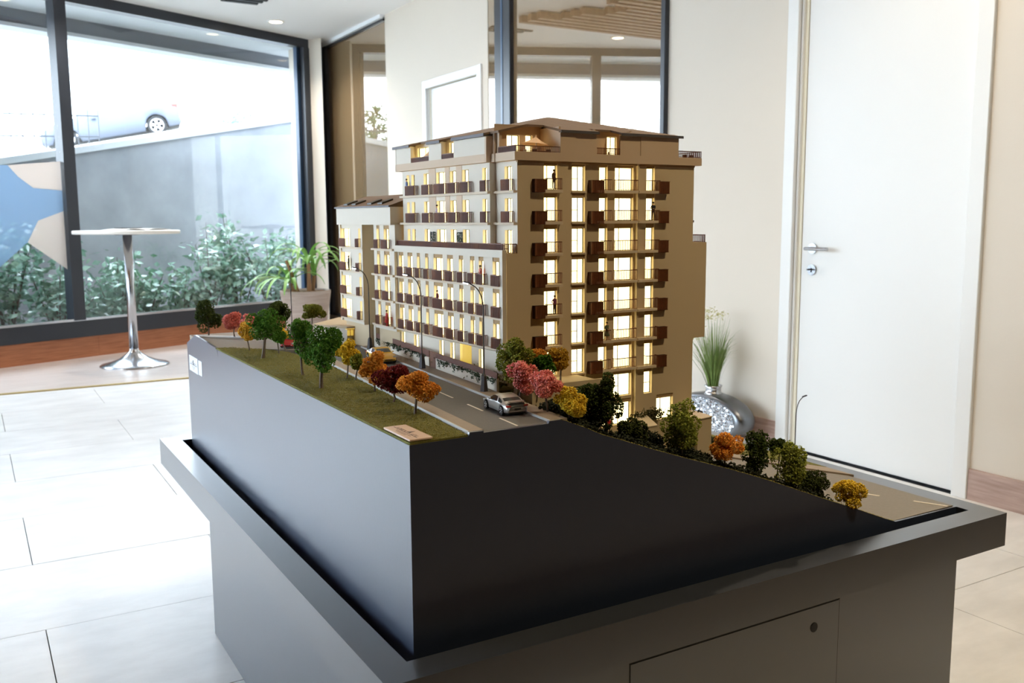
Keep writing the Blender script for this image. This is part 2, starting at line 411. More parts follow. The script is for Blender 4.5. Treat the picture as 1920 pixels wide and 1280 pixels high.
# big window
win = structure('window_1', wp(SL), label='large black framed shop window')
ZG0, ZG1 = 0.335, 3.03
f = MB(); wbox(f, SL, SR, -.05, .06, 0.185, ZG0); f.build('window_sill', 'frame_black', win)
f = MB(); wbox(f, SL, SR, -.056, .0, ZG0 - .006, ZG0 + .014); f.build('sill_glint', 'steel', win)  # bead widened and made steel to imitate the bright reflection along it
f = MB(); wbox(f, SL, SR, -.05, .06, ZG1, ZC); f.build('window_head', 'frame_black', win)
posts = [(SL, SL + .08), (-1.2, -1.1), (0.68, 0.78), (3.345, 3.45), (6.07, SR)]
for a, b in posts:
    f = MB(); wbox(f, a, b, -.06, .06, ZG0, ZG1); f.build('mullion', 'frame_black', win)
for (a, b), (c, d) in zip(posts[:-1], posts[1:]):
    f = MB(); wbox(f, b, c, 0.0, 0.008, ZG0, ZG1); f.build('pane', 'window_glass', win)
f = MB(); wbox(f, 6.03, 6.07, .008, .06, ZG0, ZG1); f.build('glass_stop', 'frame_blue_lit', win)
bl = structure('baseboard_left')
s = SL
while s < SR:
    e = min(s + 1.15, SR); f = MB(); wbox(f, s + .001, e - .001, -.03, .05, 0, 0.186); f.build('plank', 'wood_orange', bl); s += 1.15
# printed film on the left pane (out-of-focus blue ribbon with sand-coloured field)
def film_mat(name, rgb, a):
    m = bpy.data.materials.new(name); m.use_nodes = True; nt = m.node_tree; b = nt.nodes['Principled BSDF']; b.inputs['Base Color'].default_value = s2l(rgb) + (1,); b.inputs['Roughness'].default_value = .5
    t = nt.nodes.new('ShaderNodeBsdfTranslucent'); t.inputs['Color'].default_value = s2l(rgb) + (1,)
    tr = nt.nodes.new('ShaderNodeBsdfTransparent'); m1 = nt.nodes.new('ShaderNodeMixShader'); m1.inputs['Fac'].default_value = .5; m2 = nt.nodes.new('ShaderNodeMixShader'); m2.inputs['Fac'].default_value = a
    nt.links.new(b.outputs[0], m1.inputs[1]); nt.links.new(t.outputs[0], m1.inputs[2]); nt.links.new(tr.outputs[0], m2.inputs[1]); nt.links.new(m1.outputs[0], m2.inputs[2]); nt.links.new(m2.outputs[0], nt.nodes['Material Output'].inputs['Surface']); MATS[name] = m
film_mat('film_blue', (136, 164, 192), .52); film_mat('film_sand', (214, 200, 190), .55); film_mat('film_pale', (150, 190, 232), .6)
dec = thing('window_film', 'printed blue and sand coloured film on the left window pane', 'window film', wp(2.8, -.004, 1.3))
def flat_film(name, pts, m, off):
    mb = MB(); n = len(pts); A = [wp(s, off, z) for s, z in pts]; B = [wp(s, off - .0008, z) for s, z in pts]
    mb.poly(A + B, [tuple(range(n)), tuple(range(2 * n - 1, n - 1, -1))] + [(i, n + i, n + (i + 1) % n, (i + 1) % n) for i in range(n)]); mb.build(name, m, dec)
flat_film('blue_field', [(1.2, .95), (2.75, .8), (3.02, 1.02), (3.12, 1.2), (3.344, 1.28), (3.344, 1.46), (3.10, 1.475), (2.98, 1.56), (2.90, 1.65), (1.2, 1.62)], 'film_blue', -.002)
flat_film('sand_field', [(3.10, 1.47), (3.344, 1.455), (3.344, 1.70), (2.905, 1.65), (2.98, 1.56)], 'film_sand', -.003)
flat_film('sand_field', [(3.02, 1.02), (3.344, .78), (3.344, 1.28), (3.12, 1.2)], 'film_sand', -.003)
flat_film('ribbon', [(2.62, 2.95), (2.5, 2.6), (2.36, 2.3), (2.25, 1.7), (2.02, 1.7), (2.12, 2.3), (2.25, 2.65), (2.4, 2.95)], 'film_pale', -.002)

# ceiling lamps and vent
lampspots = [(2.30, 8.03), (0.50, 7.05), (-1.4, 6.2), (-3.2, 5.4), (2.1, 4.6), (2.2, 1.0), (-2.6, 3.6), (1.0, 1.25), (1.1, -1.1)]  # last one is added, unseen, to brighten the model's side facade
LABL = ['round recessed ceiling lamp, the one above the potted plant corner', 'recessed ceiling lamp seen mirrored in the bronze glass']
for i, (x, y) in enumerate(lampspots):
    t = thing('ceiling_lamp', LABL[i] if i < 2 else 'round recessed ceiling lamp assumed outside the picture', 'ceiling lamp', (x, y, ZC), 'recessed ceiling lamps')
    mb = MB(); mb.lathe([(.062, 0), (.085, 0), (.085, -.004), (.080, -.008), (.062, -.008), (.062, 0)], (x, y, ZC), 28); mb.build('trim_ring', 'lamp_trim', t)
    mb = MB(); mb.lathe([(0.0005, -.004), (.062, -.004), (.062, 0), (.0005, 0)], (x, y, ZC), 24); mb.build('lens', 'lamp_lens', t)
    L = bpy.data.lights.new('lamp_light', 'SPOT'); L.energy = LAMP_W * (1.9 if i == 5 else 2.4 if i == 7 else 9.0 if i == 8 else 2.6 if i < 3 else 1.0); L.color = (1.0, .94, .85) if i < 5 else (1.0, .84, .62) if i < 8 else (1.0, .78, .45); L.spot_size = 2.5; L.spot_blend = .6; L.shadow_soft_size = .06
    lo = bpy.data.objects.new('lamp_light', L); COL.objects.link(lo); lo.parent = t; lo.location = (0, 0, -.02)
t = thing('ceiling_vent', 'black linear slot vent in the white ceiling', 'vent', (1.8, 7.3, ZC))
for k in range(3):
    mb = MB(); y = 7.17 + .085 * k; mb.box(1.62 + .06 * k - .12, 1.98 - .02 * k, y, y + .05, ZC - .012, ZC + .002); mb.build('slot', 'vent_black', t)

# ------------------------------------------------------------------ outside
mb = MB(); mb.prism([(-60, -40), (XL - .17, -40), (XL - .17, 5.3), wp(-2.9, .3)[:2], wp(12, .3)[:2], (20, 60), (-60, 60)], -.25, -.12); mb.build('ground_outside', 'paving_out', None, kind='structure')
OFF = 1.9
rw = thing('ramp_wall', 'grey concrete wall of the ramp outside the window, sloping top', 'wall', wp(4, OFF, -.12))
def ramp_top(s): return 1.086 + 0.193 * s
mb = MB(); P = []
for s in (-4.8, 13): P += [wp(s, OFF, -.12), wp(s, OFF + .2, -.12), wp(s, OFF + .2, ramp_top(s) - .05), wp(s, OFF, ramp_top(s) - .05)]
mb.poly(P, [(0, 1, 2, 3), (7, 6, 5, 4), (0, 4, 5, 1), (1, 5, 6, 2), (2, 6, 7, 3), (3, 7, 4, 0)]); mb.build('wall_body', 'concrete', rw)
mb = MB(); P = []
for s in (-4.8, 13): P += [wp(s, OFF - .02, ramp_top(s) - .05), wp(s, OFF + .24, ramp_top(s) - .05), wp(s, OFF + .24, ramp_top(s) + .02), wp(s, OFF - .02, ramp_top(s) + .02)]
mb.poly(P, [(0, 1, 2, 3), (7, 6, 5, 4), (0, 4, 5, 1), (1, 5, 6, 2), (2, 6, 7, 3), (3, 7, 4, 0)]); mb.build('coping', 'coping', rw)
# sloping street behind the wall
mb = MB(); P = []
hd = Vector((-.988, .152, -.195)); lt = Vector((.152, .988, 0)); c0 = Vector((4.39, 34.4, 3.90))
for k in (-3.0, 3.0): P += [c0 + hd * k - lt * 2.2, c0 + hd * k + lt * 3, c0 + hd * k + lt * 3 - Vector((0, 0, .08)), c0 + hd * k - lt * 2.2 - Vector((0, 0, .08))]
mb.poly(P, [(0, 1, 2, 3), (7, 6, 5, 4), (0, 4, 5, 1), (1, 5, 6, 2), (2, 6, 7, 3), (3, 7, 4, 0)]); mb.build('road_outside', 'paving_out', None, kind='structure')
# the building the room belongs to goes on to the right and above
mb = MB(); mb.prism([(XR + .34, YB0 - .2), (12, YB0 - .2), (12, 12.6), wp(6.5, .28)[:2], (XR + .34, 9.2)], -.12, 3.7); mb.build('wall_outside', 'soffit_white', None, kind='structure')
mb = MB(); mb.prism([(XL - .2, YB0 - .2), (XR + .33, YB0 - .2), (XR + .33, 9.2), wp(-2.3, .28)[:2]], ZC + .16, 3.7); mb.build('wall_upper', 'soffit_white', None, kind='structure')
# eaves of the building over the window
so = structure('roof_outside')
mb = MB(); wbox(mb, -8, 12, .06, .78, 3.08, 3.3); mb.build('soffit', 'soffit_white', so)
mb = MB(); wbox(mb, -8, 12, .78, .98, 2.95, 3.3); mb.build('fascia', 'soffit_grey', so)
mb = MB(); wbox(mb, -8, 12, .76, 1.0, 2.918, 2.95); mb.build('drip_edge', 'soffit_white', so)
# ------------------------------------------------------------------ cars (built at real size, scaled)
mat('tyre', (24, 24, 26), 0.8); mat('rim_metal', (196, 198, 204), 0.3, 0.8); mat('car_glass', (60, 66, 70), 0.08, spec=0.8)
mat('car_glass_pale', (96, 104, 112), 0.1, spec=0.8); mat('tail_red', (190, 44, 36), 0.3); mat('head_lamp', (220, 226, 230), 0.15); mat('plate_dark', (40, 38, 34), 0.5)
mat('paint_silver', (196, 196, 194), 0.28, 0.55, coat=.6); mat('paint_yellow', (242, 190, 44), 0.3, coat=.6); mat('paint_black', (34, 36, 36), 0.25, coat=.6); mat('paint_red', (176, 30, 40), 0.3, coat=.6); mat('paint_pale', (84, 90, 102), 0.45)
PROFILE = {   # x (rear -> front), roof/deck height, belt height, half width, sill height
    'coupe': [(-2.10, .62, .50, .70, .34), (-2.02, .78, .66, .80, .26), (-1.75, .90, .80, .87, .22), (-1.35, .98, .84, .90, .20), (-0.95, 1.14, .85, .90, .19), (-0.45, 1.27, .85, .88, .19), (0.05, 1.30, .84, .87, .19), (0.40, 1.22, .83, .87, .19),
              (0.72, 1.04, .82, .87, .19), (1.0, .84, .80, .87, .19), (1.4, .76, .73, .86, .20), (1.8, .66, .62, .82, .22), (2.05, .52, .48, .72, .26), (2.14, .44, .42, .60, .30)],
    'sedan': [(-2.30, .70, .60, .74, .34), (-2.24, .98, .90, .84, .26), (-1.80, 1.06, 1.0, .89, .22), (-1.45, 1.12, 1.0, .90, .2), (-1.0, 1.36, .98, .90, .19), (-0.5, 1.45, .96, .90, .19), (0.1, 1.46, .94, .90, .19), (0.5, 1.38, .93, .9, .19),
              (0.9, 1.16, .92, .9, .19), (1.2, .98, .90, .89, .19), (1.7, .90, .86, .88, .2), (2.1, .78, .74, .83, .24), (2.28, .62, .58, .70, .28)]}
def car(label, cat, loc, yaw, scale, paint, prof='coupe', pitch=0.0, glass='car_glass', wheel_r=.33, group=None, wing=True):
    pr = PROFILE[prof]; t = thing('car', label, cat, loc, group)
    Rm = Matrix.Rotation(yaw, 3, 'Z') @ Matrix.Rotation(-pitch, 3, 'Y')
    L0 = Vector(loc)
    def tr(x, y, z): v = Rm @ Vector((x, y, z)) * scale; return (v.x + L0.x, v.y + L0.y, v.z + L0.z)
    # refine the stations by smooth interpolation
    X = np.array([p[0] for p in pr]); xs = np.unique(np.concatenate([X, np.linspace(X[0], X[-1], 41)]))
    I = [np.interp(xs, X, [p[k] for p in pr]) for k in (1, 2, 3, 4)]
    rings = []
    for i, x in enumerate(xs):
        h, b, w, sl = I[0][i], min(I[1][i], I[0][i] - .01), I[2][i], I[3][i]
        cab = h - b; wt = w * (.80 if cab > .3 else .93 - .13 * cab / .3)
        # wheel arch: sill lifted
        for wx in (pr[0][0] + .85, pr[-1][0] - .82):
            if abs(x - wx) < wheel_r + .05: sl = max(sl, wheel_r + math.sqrt(max(0, (wheel_r + .06) ** 2 - (x - wx) ** 2)) - .02)
        half = [(w * .86, sl), (w * .985, sl + .02), (w * 1.0, (sl + b) / 2 + .04), (w * .985, b - .06), (w * .93, b), (wt + (.02), h - .07 if cab > .1 else h - .02), (wt * .86, h - .015), (wt * .45, h)]
        rings.append([(x, y, z) for y, z in half] + [(x, -y, z) for y, z in reversed(half)])
    n = len(rings[0]); body = MB(); body.sm = True; gl = MB(); 
    vid = [[tr(*p) for p in r] for r in rings]
    allv = [p for r in vid for p in r]; bf = []; gf = []
    for i in range(len(xs) - 1):
        slope = abs(I[0][i + 1] - I[0][i]) / max(1e-4, xs[i + 1] - xs[i]); cab = min(I[0][i] - I[1][i], I[0][i + 1] - I[1][i + 1])
        for k in range(n):
            q = (i * n + k, i * n + (k + 1) % n, (i + 1) * n + (k + 1) % n, (i + 1) * n + k)
            side = k in (4, n - 6); top = k in (6, 7, 8) 
            isg = (side and cab > .17 and not (-.62 < xs[i] < -.45)) or (top and slope > .28 and .06 < cab) 
            (gf if isg else bf).append(q)
    bf.append(tuple(range(n))); bf.append(tuple((len(xs) - 1) * n + k for k in range(n - 1, -1, -1)))
    body.poly(allv, bf); 
    body.sm = False
    if wing and prof == 'coupe':
        body.box(-2.0, -1.72, -.62, .62, .985, 1.02, tr); body.box(-1.86, -1.80, -.5, -.42, .9, .99, tr); body.box(-1.86, -1.80, .42, .5, .9, .99, tr)
    for sy in (-1, 1): body.box(.42, .56, sy * .88, sy * 1.02, .86, .95, tr)
    body.build('body', paint, t)
    gl.sm = True; gl.poly(allv, gf); gl.build('glazing', glass, t)
    for sx, wx in ((-1, pr[0][0] + .85), (1, pr[-1][0] - .82)):
        for sy in (-1, 1):
            w = MB(); c = [(sy * .70, wheel_r * .55), (sy * .70, wheel_r * .96), (sy * .74, wheel_r), (sy * .87, wheel_r), (sy * .905, wheel_r * .95), (sy * .905, wheel_r * .66)]
            V = []; F = []; nn = 20
            for y, r in c:
                for k in range(nn): a = 2 * PI * k / nn; V.append(tr(wx + r * math.cos(a), y, wheel_r + r * math.sin(a)))
            for i in range(len(c) - 1):
                for k in range(nn): F.append((i * nn + k, i * nn + (k + 1) % nn, (i + 1) * nn + (k + 1) % nn, (i + 1) * nn + k))
            F.append(tuple(range(nn))); w.poly(V, F); wo = w.build('wheel', 'tyre', t)
            r = MB(); y = sy * .898
            for k in range(5):
                a = 2 * PI * k / 5 + .3; c2, s2 = math.cos(a), math.sin(a); p1, p2 = wheel_r * .12, wheel_r * .66
                r.poly([tr(wx + c2 * p1 - s2 * .035, y + sy * .012, wheel_r + s2 * p1 + c2 * .035), tr(wx + c2 * p1 + s2 * .035, y + sy * .012, wheel_r + s2 * p1 - c2 * .035), tr(wx + c2 * p2 + s2 * .05, y, wheel_r + s2 * p2 - c2 * .05), tr(wx + c2 * p2 - s2 * .05, y, wheel_r + s2 * p2 + c2 * .05)], [(0, 1, 2, 3), (3, 2, 1, 0)])
            ring = []
            for rr in (wheel_r * .62, wheel_r * .70):
                for k in range(nn): a = 2 * PI * k / nn; ring.append(tr(wx + rr * math.cos(a), y + sy * .01, wheel_r + rr * math.sin(a)))
            r.poly(ring, [(k, (k + 1) % nn, nn + (k + 1) % nn, nn + k) for k in range(nn)]); r.build('rim', 'rim_metal', wo)
    for sy in (-1, 1):
        lx = pr[0][0]; l = MB(); l.box(lx + .02, lx + .2, sy * .52, sy * .83, .66 if prof == 'coupe' else .82, .77 if prof == 'coupe' else .96, tr); l.build('tail_lamp', 'tail_red', t)
        fx = pr[-1][0]; l = MB(); l.box(fx - .42, fx - .18, sy * .5, sy * .79, .55 if prof == 'coupe' else .66, .66 if prof == 'coupe' else .77, tr); l.build('headlamp', 'head_lamp', t)
    l = MB(); l.box(pr[0][0] - .012, pr[0][0] + .05, -.26, .26, .46, .57, tr); l.build('number_plate', 'plate_dark', t)
    l = MB(); l.box(pr[-1][0] - .08, pr[-1][0] + .01, -.34, .34, .36, .42, tr); l.build('air_intake', 'plate_dark', t)
    l = MB(); l.box(pr[0][0] + .1, pr[-1][0] - .2, -.66, .66, .17, .36, tr); l.build('underbody', 'plate_dark', t)
    return t
car('pale full-size car parked on the sloping street beyond the window', 'car', (4.39, 34.4, 3.92), 2.99, 1.0, 'paint_pale', 'sedan', pitch=-.195, glass='car_glass_pale', wing=False)

# ------------------------------------------------------------------ plants outside
def leaf_cloud(rng, pts, size, jitter=.6):
    """folded leaf quads at the points"""
    n = len(pts); d = rng.normal(size=(n, 3)); d[:, 2] = d[:, 2] * .5 - .1; d /= np.linalg.norm(d, axis=1)[:, None]
    a = np.cross(d, rng.normal(size=(n, 3))); a /= np.linalg.norm(a, axis=1)[:, None]
    s = size * (1 + jitter * (rng.random((n, 1)) - .5)); up = np.cross(a, d)
    p0 = pts; p1 = pts + d * s * .45 + a * s * .24 + up * s * .05; p2 = pts + d * s; p3 = pts + d * s * .45 - a * s * .24 + up * s * .05
    V = np.stack([p0, p1, p2, p3], 1).reshape(-1, 3); i = np.arange(n)[:, None] * 4
    F = np.concatenate([i + np.array([[0, 1, 2]]), i + np.array([[0, 2, 3]])], 0)
    return V, F
HB = [(2.75, .95, 1.12, .5), (3.28, 1.0, 1.2, .5), (3.68, .85, .92, .4), (4.02, .95, .70, .4), (4.36, .9, 1.02, .4), (4.74, 1.1, .80, .42), (5.10, .95, .76, .4), (5.52, 1.0, 1.24, .46), (5.95, 1.05, 1.28, .46), (6.36, .95, 1.16, .44), (6.78, 1.05, 1.05, .46), (2.1, 1.0, 1.1, .5), (1.4, .95, 1.0, .5)]
HLAB = ['outermost leafy shrub at the left picture edge outside the window', 'tall leafy shrub outside the left pane, below the blue film', 'glossy shrub outside, just left of the black mullion', 'low shrub outside, just right of the black mullion', 'glossy shrub outside rising behind the bar table top', 'low shrub outside, just right of the bar table column', 'low sparse shrub outside, midway between bar table and tall shrubs', 'tall glossy shrub outside, left of the tallest one', 'tallest glossy shrub outside, in the right half of the window', 'tall shrub outside, directly behind the potted plant leaves', 'shrub outside, last at the right end beside the cream pier', 'leafy shrub outside the left window, out of picture', 'leafy shrub outside the far left window, out of picture']
for i, (s, o, h, r) in enumerate(HB):
    rng = np.random.default_rng(100 + i); base = np.array(wp(s, o, -.12))
    t = thing('shrub', HLAB[i], 'shrub', tuple(base), 'glossy shrubs along the ramp wall')
    m = MB(); tips = []
    for k in range(9):
        a = rng.random() * 2 * PI; q = r * (.25 + .75 * rng.random()); hh = (h + .12) * (.55 + .45 * rng.random())
        p = [base + np.array([math.cos(a) * q * u ** 1.3, math.sin(a) * q * u ** 1.3 * .7, hh * u]) for u in (0, .35, .7, 1)]
        m.tube(p, [.012, .009, .006, .003], 5); tips.append(p)
    m.build('stems', 'hedge_stem', t)
    P = []
    for p in tips:
        for u in rng.random(66) ** .6:
            u = .18 + .82 * u; j = min(2, int(u * 3)); v = u * 3 - j; q = p[j] * (1 - v) + p[j + 1] * v
            P.append(q + rng.normal(size=3) * np.array([.085, .085, .05]))
    V, F = leaf_cloud(rng, np.array(P), .095); npmesh('leaves', V, F, 'hedge_leaf', t, kind='stuff')
rng = np.random.default_rng(5)
b0 = np.array([4.45, 18.0, -.12]); t = thing('tree', 'small round-headed tree far off, its top showing over the sloping wall', 'tree', tuple(b0))
m = MB(); m.tube([b0, b0 + np.array([.05, 0, 1.6]), b0 + np.array([0, 0, 3.3])], [.06, .05, .02], 7); m.build('stem', 'hedge_stem', t)
P = b0 + np.array([0, 0, 3.28]) + rng.normal(size=(420, 3)) * np.array([.24, .24, .12]); V, F = leaf_cloud(rng, P, .12); npmesh('leaves', V, F, 'hedge_leaf', t, kind='stuff')
mb = MB(); mb.box(-5, 3.2, 14.2, 18.5, -.12, 2.05); mb.build('ground_terrace', 'paving_out', None, kind='structure')
# conifer and railing that the bronze glass reflects
tb = np.array([-.42, 16.15, 2.30]); t = thing('tree', 'dark spreading conifer outside, mirrored in the far bronze glass', 'tree', tuple(tb))
m = MB(); m.tube([tb - np.array([0, 0, .26]), tb + np.array([0, 0, .5]), tb + np.array([.03, 0, 1.0])], [.05, .04, .015], 7); m.build('trunk', 'hedge_stem', t)
P = []
for k in range(16):
    a = k * 2.4; z = .18 + .052 * k; L = .55 * (1 - k / 22)
    for u in np.linspace(.1, 1, 46): P.append(tb + np.array([math.cos(a) * L * u, math.sin(a) * L * u, z + .1 * math.sin(u * 2.4)]) + rng.normal(size=3) * .028)
V, F = leaf_cloud(rng, np.array(P), .09); npmesh('foliage', V, F, 'ivy', t, kind='stuff')
t = thing('railing', 'thin iron railing on the ramp wall, mirrored in the far bronze glass', 'railing', (.3, 15.2, 2.5))
a, b = Vector((1.6, 15.9, 2.52)), Vector((-1.4, 14.6, 2.34))
for hz in (.08, .42):
    m = MB(); m.bar(a + Vector((0, 0, hz)), b + Vector((0, 0, hz)), .02, .025); m.build('rail', 'frame_black', t)
for k in range(19):
    p = a.lerp(b, k / 18); m = MB(); m.tube([Vector((p.x, p.y, 2.05)), p + Vector((0, 0, .5)), p + Vector((0, 0, .56))], [.009, .009, .001], 6); m.build('bar', 'frame_black', t)

# ------------------------------------------------------------------ furniture of the room
bt = thing('bar_table', 'round white bar table on chrome column and trumpet foot', 'table', (.679, 6.98, 0))
c = (.679, 6.98, 0)
m = MB(); m.sm = True; m.lathe([(.272, 0), (.272, .006), (.262, .014), (.20, .028), (.12, .058), (.06, .10), (.04, .125), (.036, .14)], c, 48); m.build('base', 'steel', bt)
m = MB(); m.sm = True; m.lathe([(.036, .13), (.036, 1.085)], c, 28); m.build('column', 'steel', bt)
m = MB(); m.lathe([(.001, 1.078), (.10, 1.078), (.10, 1.088), (.001, 1.088)], c, 24); m.build('mounting_plate', 'steel_dark', bt)
m = MB(); m.lathe([(.001, 1.088), (.405, 1.088), (.412, 1.093), (.412, 1.112), (.405, 1.117), (.001, 1.117)], c, 64); m.build('tabletop', 'table_white', bt)
t = thing('brochure', 'open white brochure lying on the bar table', 'brochure', (.74, 7.0, 1.117))
m = MB()
for sgn in (-1, 1):
    P = []
    for u in (0, .25, .5, .75, 1):
        z = 1.1185 + .012 * math.sin(u * PI) * (1 - .4 * u)
        for v in (-.15, .15): P.append((.76 + T2.x * sgn * u * .23 - T2.y * v * .9, 7.02 + T2.y * sgn * u * .23 + T2.x * v * .9, z))
    n = len(P); P += [(x, y, z + .003) for x, y, z in P]
    m.poly(P, [(2 * k, 2 * k + 1, 2 * k + 3, 2 * k + 2) for k in range(4)] + [(n + 2 * k + 2, n + 2 * k + 3, n + 2 * k + 1, n + 2 * k) for k in range(4)] + [(2 * k, 2 * k + 2, n + 2 * k + 2, n + 2 * k) for k in range(4)] + [(2 * k + 3, 2 * k + 1, n + 2 * k + 1, n + 2 * k + 3) for k in range(4)] + [(8, 9, n + 9, n + 8)])
m.build('pages', 'paper', t)
t = thing('booklet', 'dark thin booklet lying on the open white brochure', 'booklet', (.74, 7.0, 1.13))
m = MB(); m.prism([(.64, 6.93), (.80, 6.99), (.75, 7.10), (.59, 7.04)], 1.1335, 1.1385); m.build('cover', 'paper_dark', t)
m = MB(); m.prism([(.645, 6.934), (.795, 6.99), (.748, 7.094), (.597, 7.037)], 1.1318, 1.1335); m.build('page_block', 'paper_grey', t)

# potted plant
pc = (2.26, 7.28, 0); t = thing('potted_plant', 'leggy strap-leaved plant in a tapered clay-coloured pot by the window corner', 'potted plant', pc)
m = MB(); m.sm = True; m.lathe([(.150, 0), (.158, .02), (.232, .50), (.236, .535), (.230, .54), (.220, .54), (.214, .50), (.21, .47)], pc, 48); m.build('pot', 'pot_clay', t)
m = MB(); m.lathe([(.001, .478), (.213, .485)], pc, 32); m.build('soil', 'soil', t)
def strap(root, yaw, L, arch, w):
    P = []; p = Vector(root); el = arch; seg = 10; m = MB(); m.sm = True; V = []
    for k in range(seg + 1):
        u = k / seg; ww = w * (math.sin(PI * min(1, .12 + u * .86)) ** .6) * .5
        sx, sy = -math.sin(yaw), math.cos(yaw)
        V += [(p.x + sx * ww, p.y + sy * ww, p.z + ww * .35), (p.x, p.y, p.z), (p.x - sx * ww, p.y - sy * ww, p.z + ww * .35)]
        p = p + Vector((math.cos(yaw) * math.cos(el), math.sin(yaw) * math.cos(el), math.sin(el))) * (L / seg); el -= (arch + 1.5) / seg * (.45 + 1.2 * u)
    F = []
    for k in range(seg): F += [(3 * k, 3 * k + 1, 3 * k + 4, 3 * k + 3), (3 * k + 1, 3 * k + 2, 3 * k + 5, 3 * k + 4)]
    m.poly(V, F); return m
rng = random.Random(3)
stems = [((.03, -.02), (.0, .0), .32), ((-.09, .0), (-.05, .02), .14), ((.07, .03), (.03, .0), .20)]
for (ox, oy), (dx, dy), hh in stems:
    m = MB(); p0 = (pc[0] + ox, pc[1] + oy, .47); p1 = (p0[0] + dx * .5, p0[1] + dy, .47 + hh * .5); p2 = (p0[0] + dx, p0[1] + dy, .47 + hh); m.tube([p0, p1, p2], [.026, .02, .018], 8); m.build('stem', 'dry_stem', t)
    for k in range(15 if hh > .2 else 9):
        yaw = k * 2.399 + hh * 9; m = strap(p2, yaw, .34 + .18 * rng.random(), .35 + 1.0 * rng.random(), .038); m.build('leaf', 'leaf_spider', t)
m = MB(); m.tube([(pc[0] - .07, pc[1], .50), (pc[0] - .10, pc[1] + .02, .64), (pc[0] - .16, pc[1] + .05, .82)], [.02, .017, .014], 8); m.build('stem', 'dry_stem', t)
for k in range(7):
    m = strap((pc[0] - .12, pc[1] - .04, .60), PI + .2 + (k - 3) * .28, .46 + .06 * (k % 3), .5, .036); m.build('leaf', 'leaf_spider', t)
for k in range(8):
    m = strap((pc[0] - .06 + .02 * k, pc[1] - .05, .50), -2.4 + .35 * k, .16, .7, .03); m.build('dry_leaf', 'dry_stem', t)

# flat oval vase with mosaic face and grasses
vc = Vector((2.955, 2.50, 0)); t = thing('vase', 'flat oval silver vase with a mosaic face on the floor by the wall', 'vase', tuple(vc))
HL, HH, TH = .27, .126, .062
def oval(mb, x, k, n=56): return [(x, vc.y + HL * k * math.cos(2 * PI * i / n), HH + HH * k * math.sin(2 * PI * i / n)) for i in range(n)]
m = MB(); m.sm = True; R = [oval(m, vc.x - TH, .86), oval(m, vc.x - TH + .004, .93), oval(m, vc.x - TH * .6, .99), oval(m, vc.x, 1.0), oval(m, vc.x + TH * .6, .99), oval(m, vc.x + TH, .93)]
V = [p for r in R for p in r]; n = 56
m.poly(V, [(i * n + k, i * n + (k + 1) % n, (i + 1) * n + (k + 1) % n, (i + 1) * n + k) for i in range(5) for k in range(n)]); m.sm = False; m.poly(R[-1], [tuple(range(n))]); m.poly(R[0], [tuple(range(n - 1, -1, -1))]); m.build('body', 'steel_dark', t)
rngn = np.random.default_rng(8); Vm = []; Fm = []; mi = []; k = 0
ys = np.arange(-.24, .24, .0125)
for a in ys:
    for b in np.arange(-.115, .115, .0085):
        y = a + rngn.normal() * .001 + (.006 if int(round(b / .0085)) % 2 else 0); z = b + rngn.normal() * .0006
        if (y / (HL * .85)) ** 2 + (z / (HH * .85)) ** 2 > .94: continue
        w, h = .0056 * (.7 + .45 * rngn.random()), .0036 * (.8 + .4 * rngn.random()); x = vc.x - TH - .002 - .001 * rngn.random(); d = rngn.normal(size=2) * .0012
        Vm += [(x + d[0], vc.y + y - w, HH + z - h), (x - d[0], vc.y + y + w, HH + z - h * .7), (x - d[0] + d[1], vc.y + y + w, HH + z + h), (x + d[1], vc.y + y - w, HH + z + h * .8)]
        Fm.append((k, k + 1, k + 2, k + 3)); k += 4
mat('mosaic_chip', (226, 232, 240), 0.12, 0.85); npmesh('mosaic_chips', np.array(Vm), np.array(Fm), 'mosaic_chip', t, kind='stuff')
m = MB(); m.sm = True; m.lathe([(.058, .245), (.042, .256), (.040, .275), (.048, .292), (.044, .292), (.036, .275), (.034, .25)], (vc.x, vc.y, 0), 28); m.build('neck', 'steel', t)
mat('grass_blade', (86, 112, 46), 0.6, rgb2=(128, 150, 78), scale=20); mat('flower_cream', (206, 200, 142), 0.8, rgb2=(172, 164, 92), scale=200)
t = thing('artificial_grass', 'bunch of green grasses with cream flower heads in the silver vase', 'plant', (vc.x, vc.y, .27))
Vg = []; Fg = []; k = 0
for i in range(230):
    a = rngn.random() * 2 * PI; sp = .02 + .17 * rngn.random() ** .8; L = .30 + .17 * rngn.random(); w = .0022 + .0014 * rngn.random(); far = i > 222
    if far: sp *= 1.7; L *= 1.1
    r0 = .024 * rngn.random() ** .5; bx, by = vc.x + r0 * math.cos(a), vc.y + r0 * math.sin(a); ca, sa = math.cos(a), math.sin(a); wa = a + PI / 2 + rngn.normal() * .4
    for u in (0, .25, .5, .75, 1.0):
        rr = sp * (u ** 1.35) * (.6 if ca > 0 else 1.0); z = .26 + L * u * (1 - .10 * u) - (sp * .5 * u ** 4 if sp > .12 else 0); ww = w * (1 - .85 * u)
        x, y = min(bx + rr * ca, XR - .01), by + rr * sa
        Vg += [(x + math.cos(wa) * ww, y + math.sin(wa) * ww, z), (x - math.cos(wa) * ww, y - math.sin(wa) * ww, z)]
    for q in range(4): Fg.append((k + 2 * q, k + 2 * q + 1, k + 2 * q + 3, k + 2 * q + 2))
    k += 10
npmesh('blades', np.array(Vg), np.array(Fg), 'grass_blade', t, kind='stuff')
for hx, hy, hz in ((-.03, .01, .66), (0, .05, .69), (-.02, .10, .60), (.01, -.03, .68), (-.04, .13, .54)):
    P = np.array([vc.x + hx, vc.y + hy, hz]) + rngn.normal(size=(90, 3)) * np.array([.016, .022, .009]); V, F = leaf_cloud(rngn, P, .010); npmesh('flower_head', V, F, 'flower_cream', t)
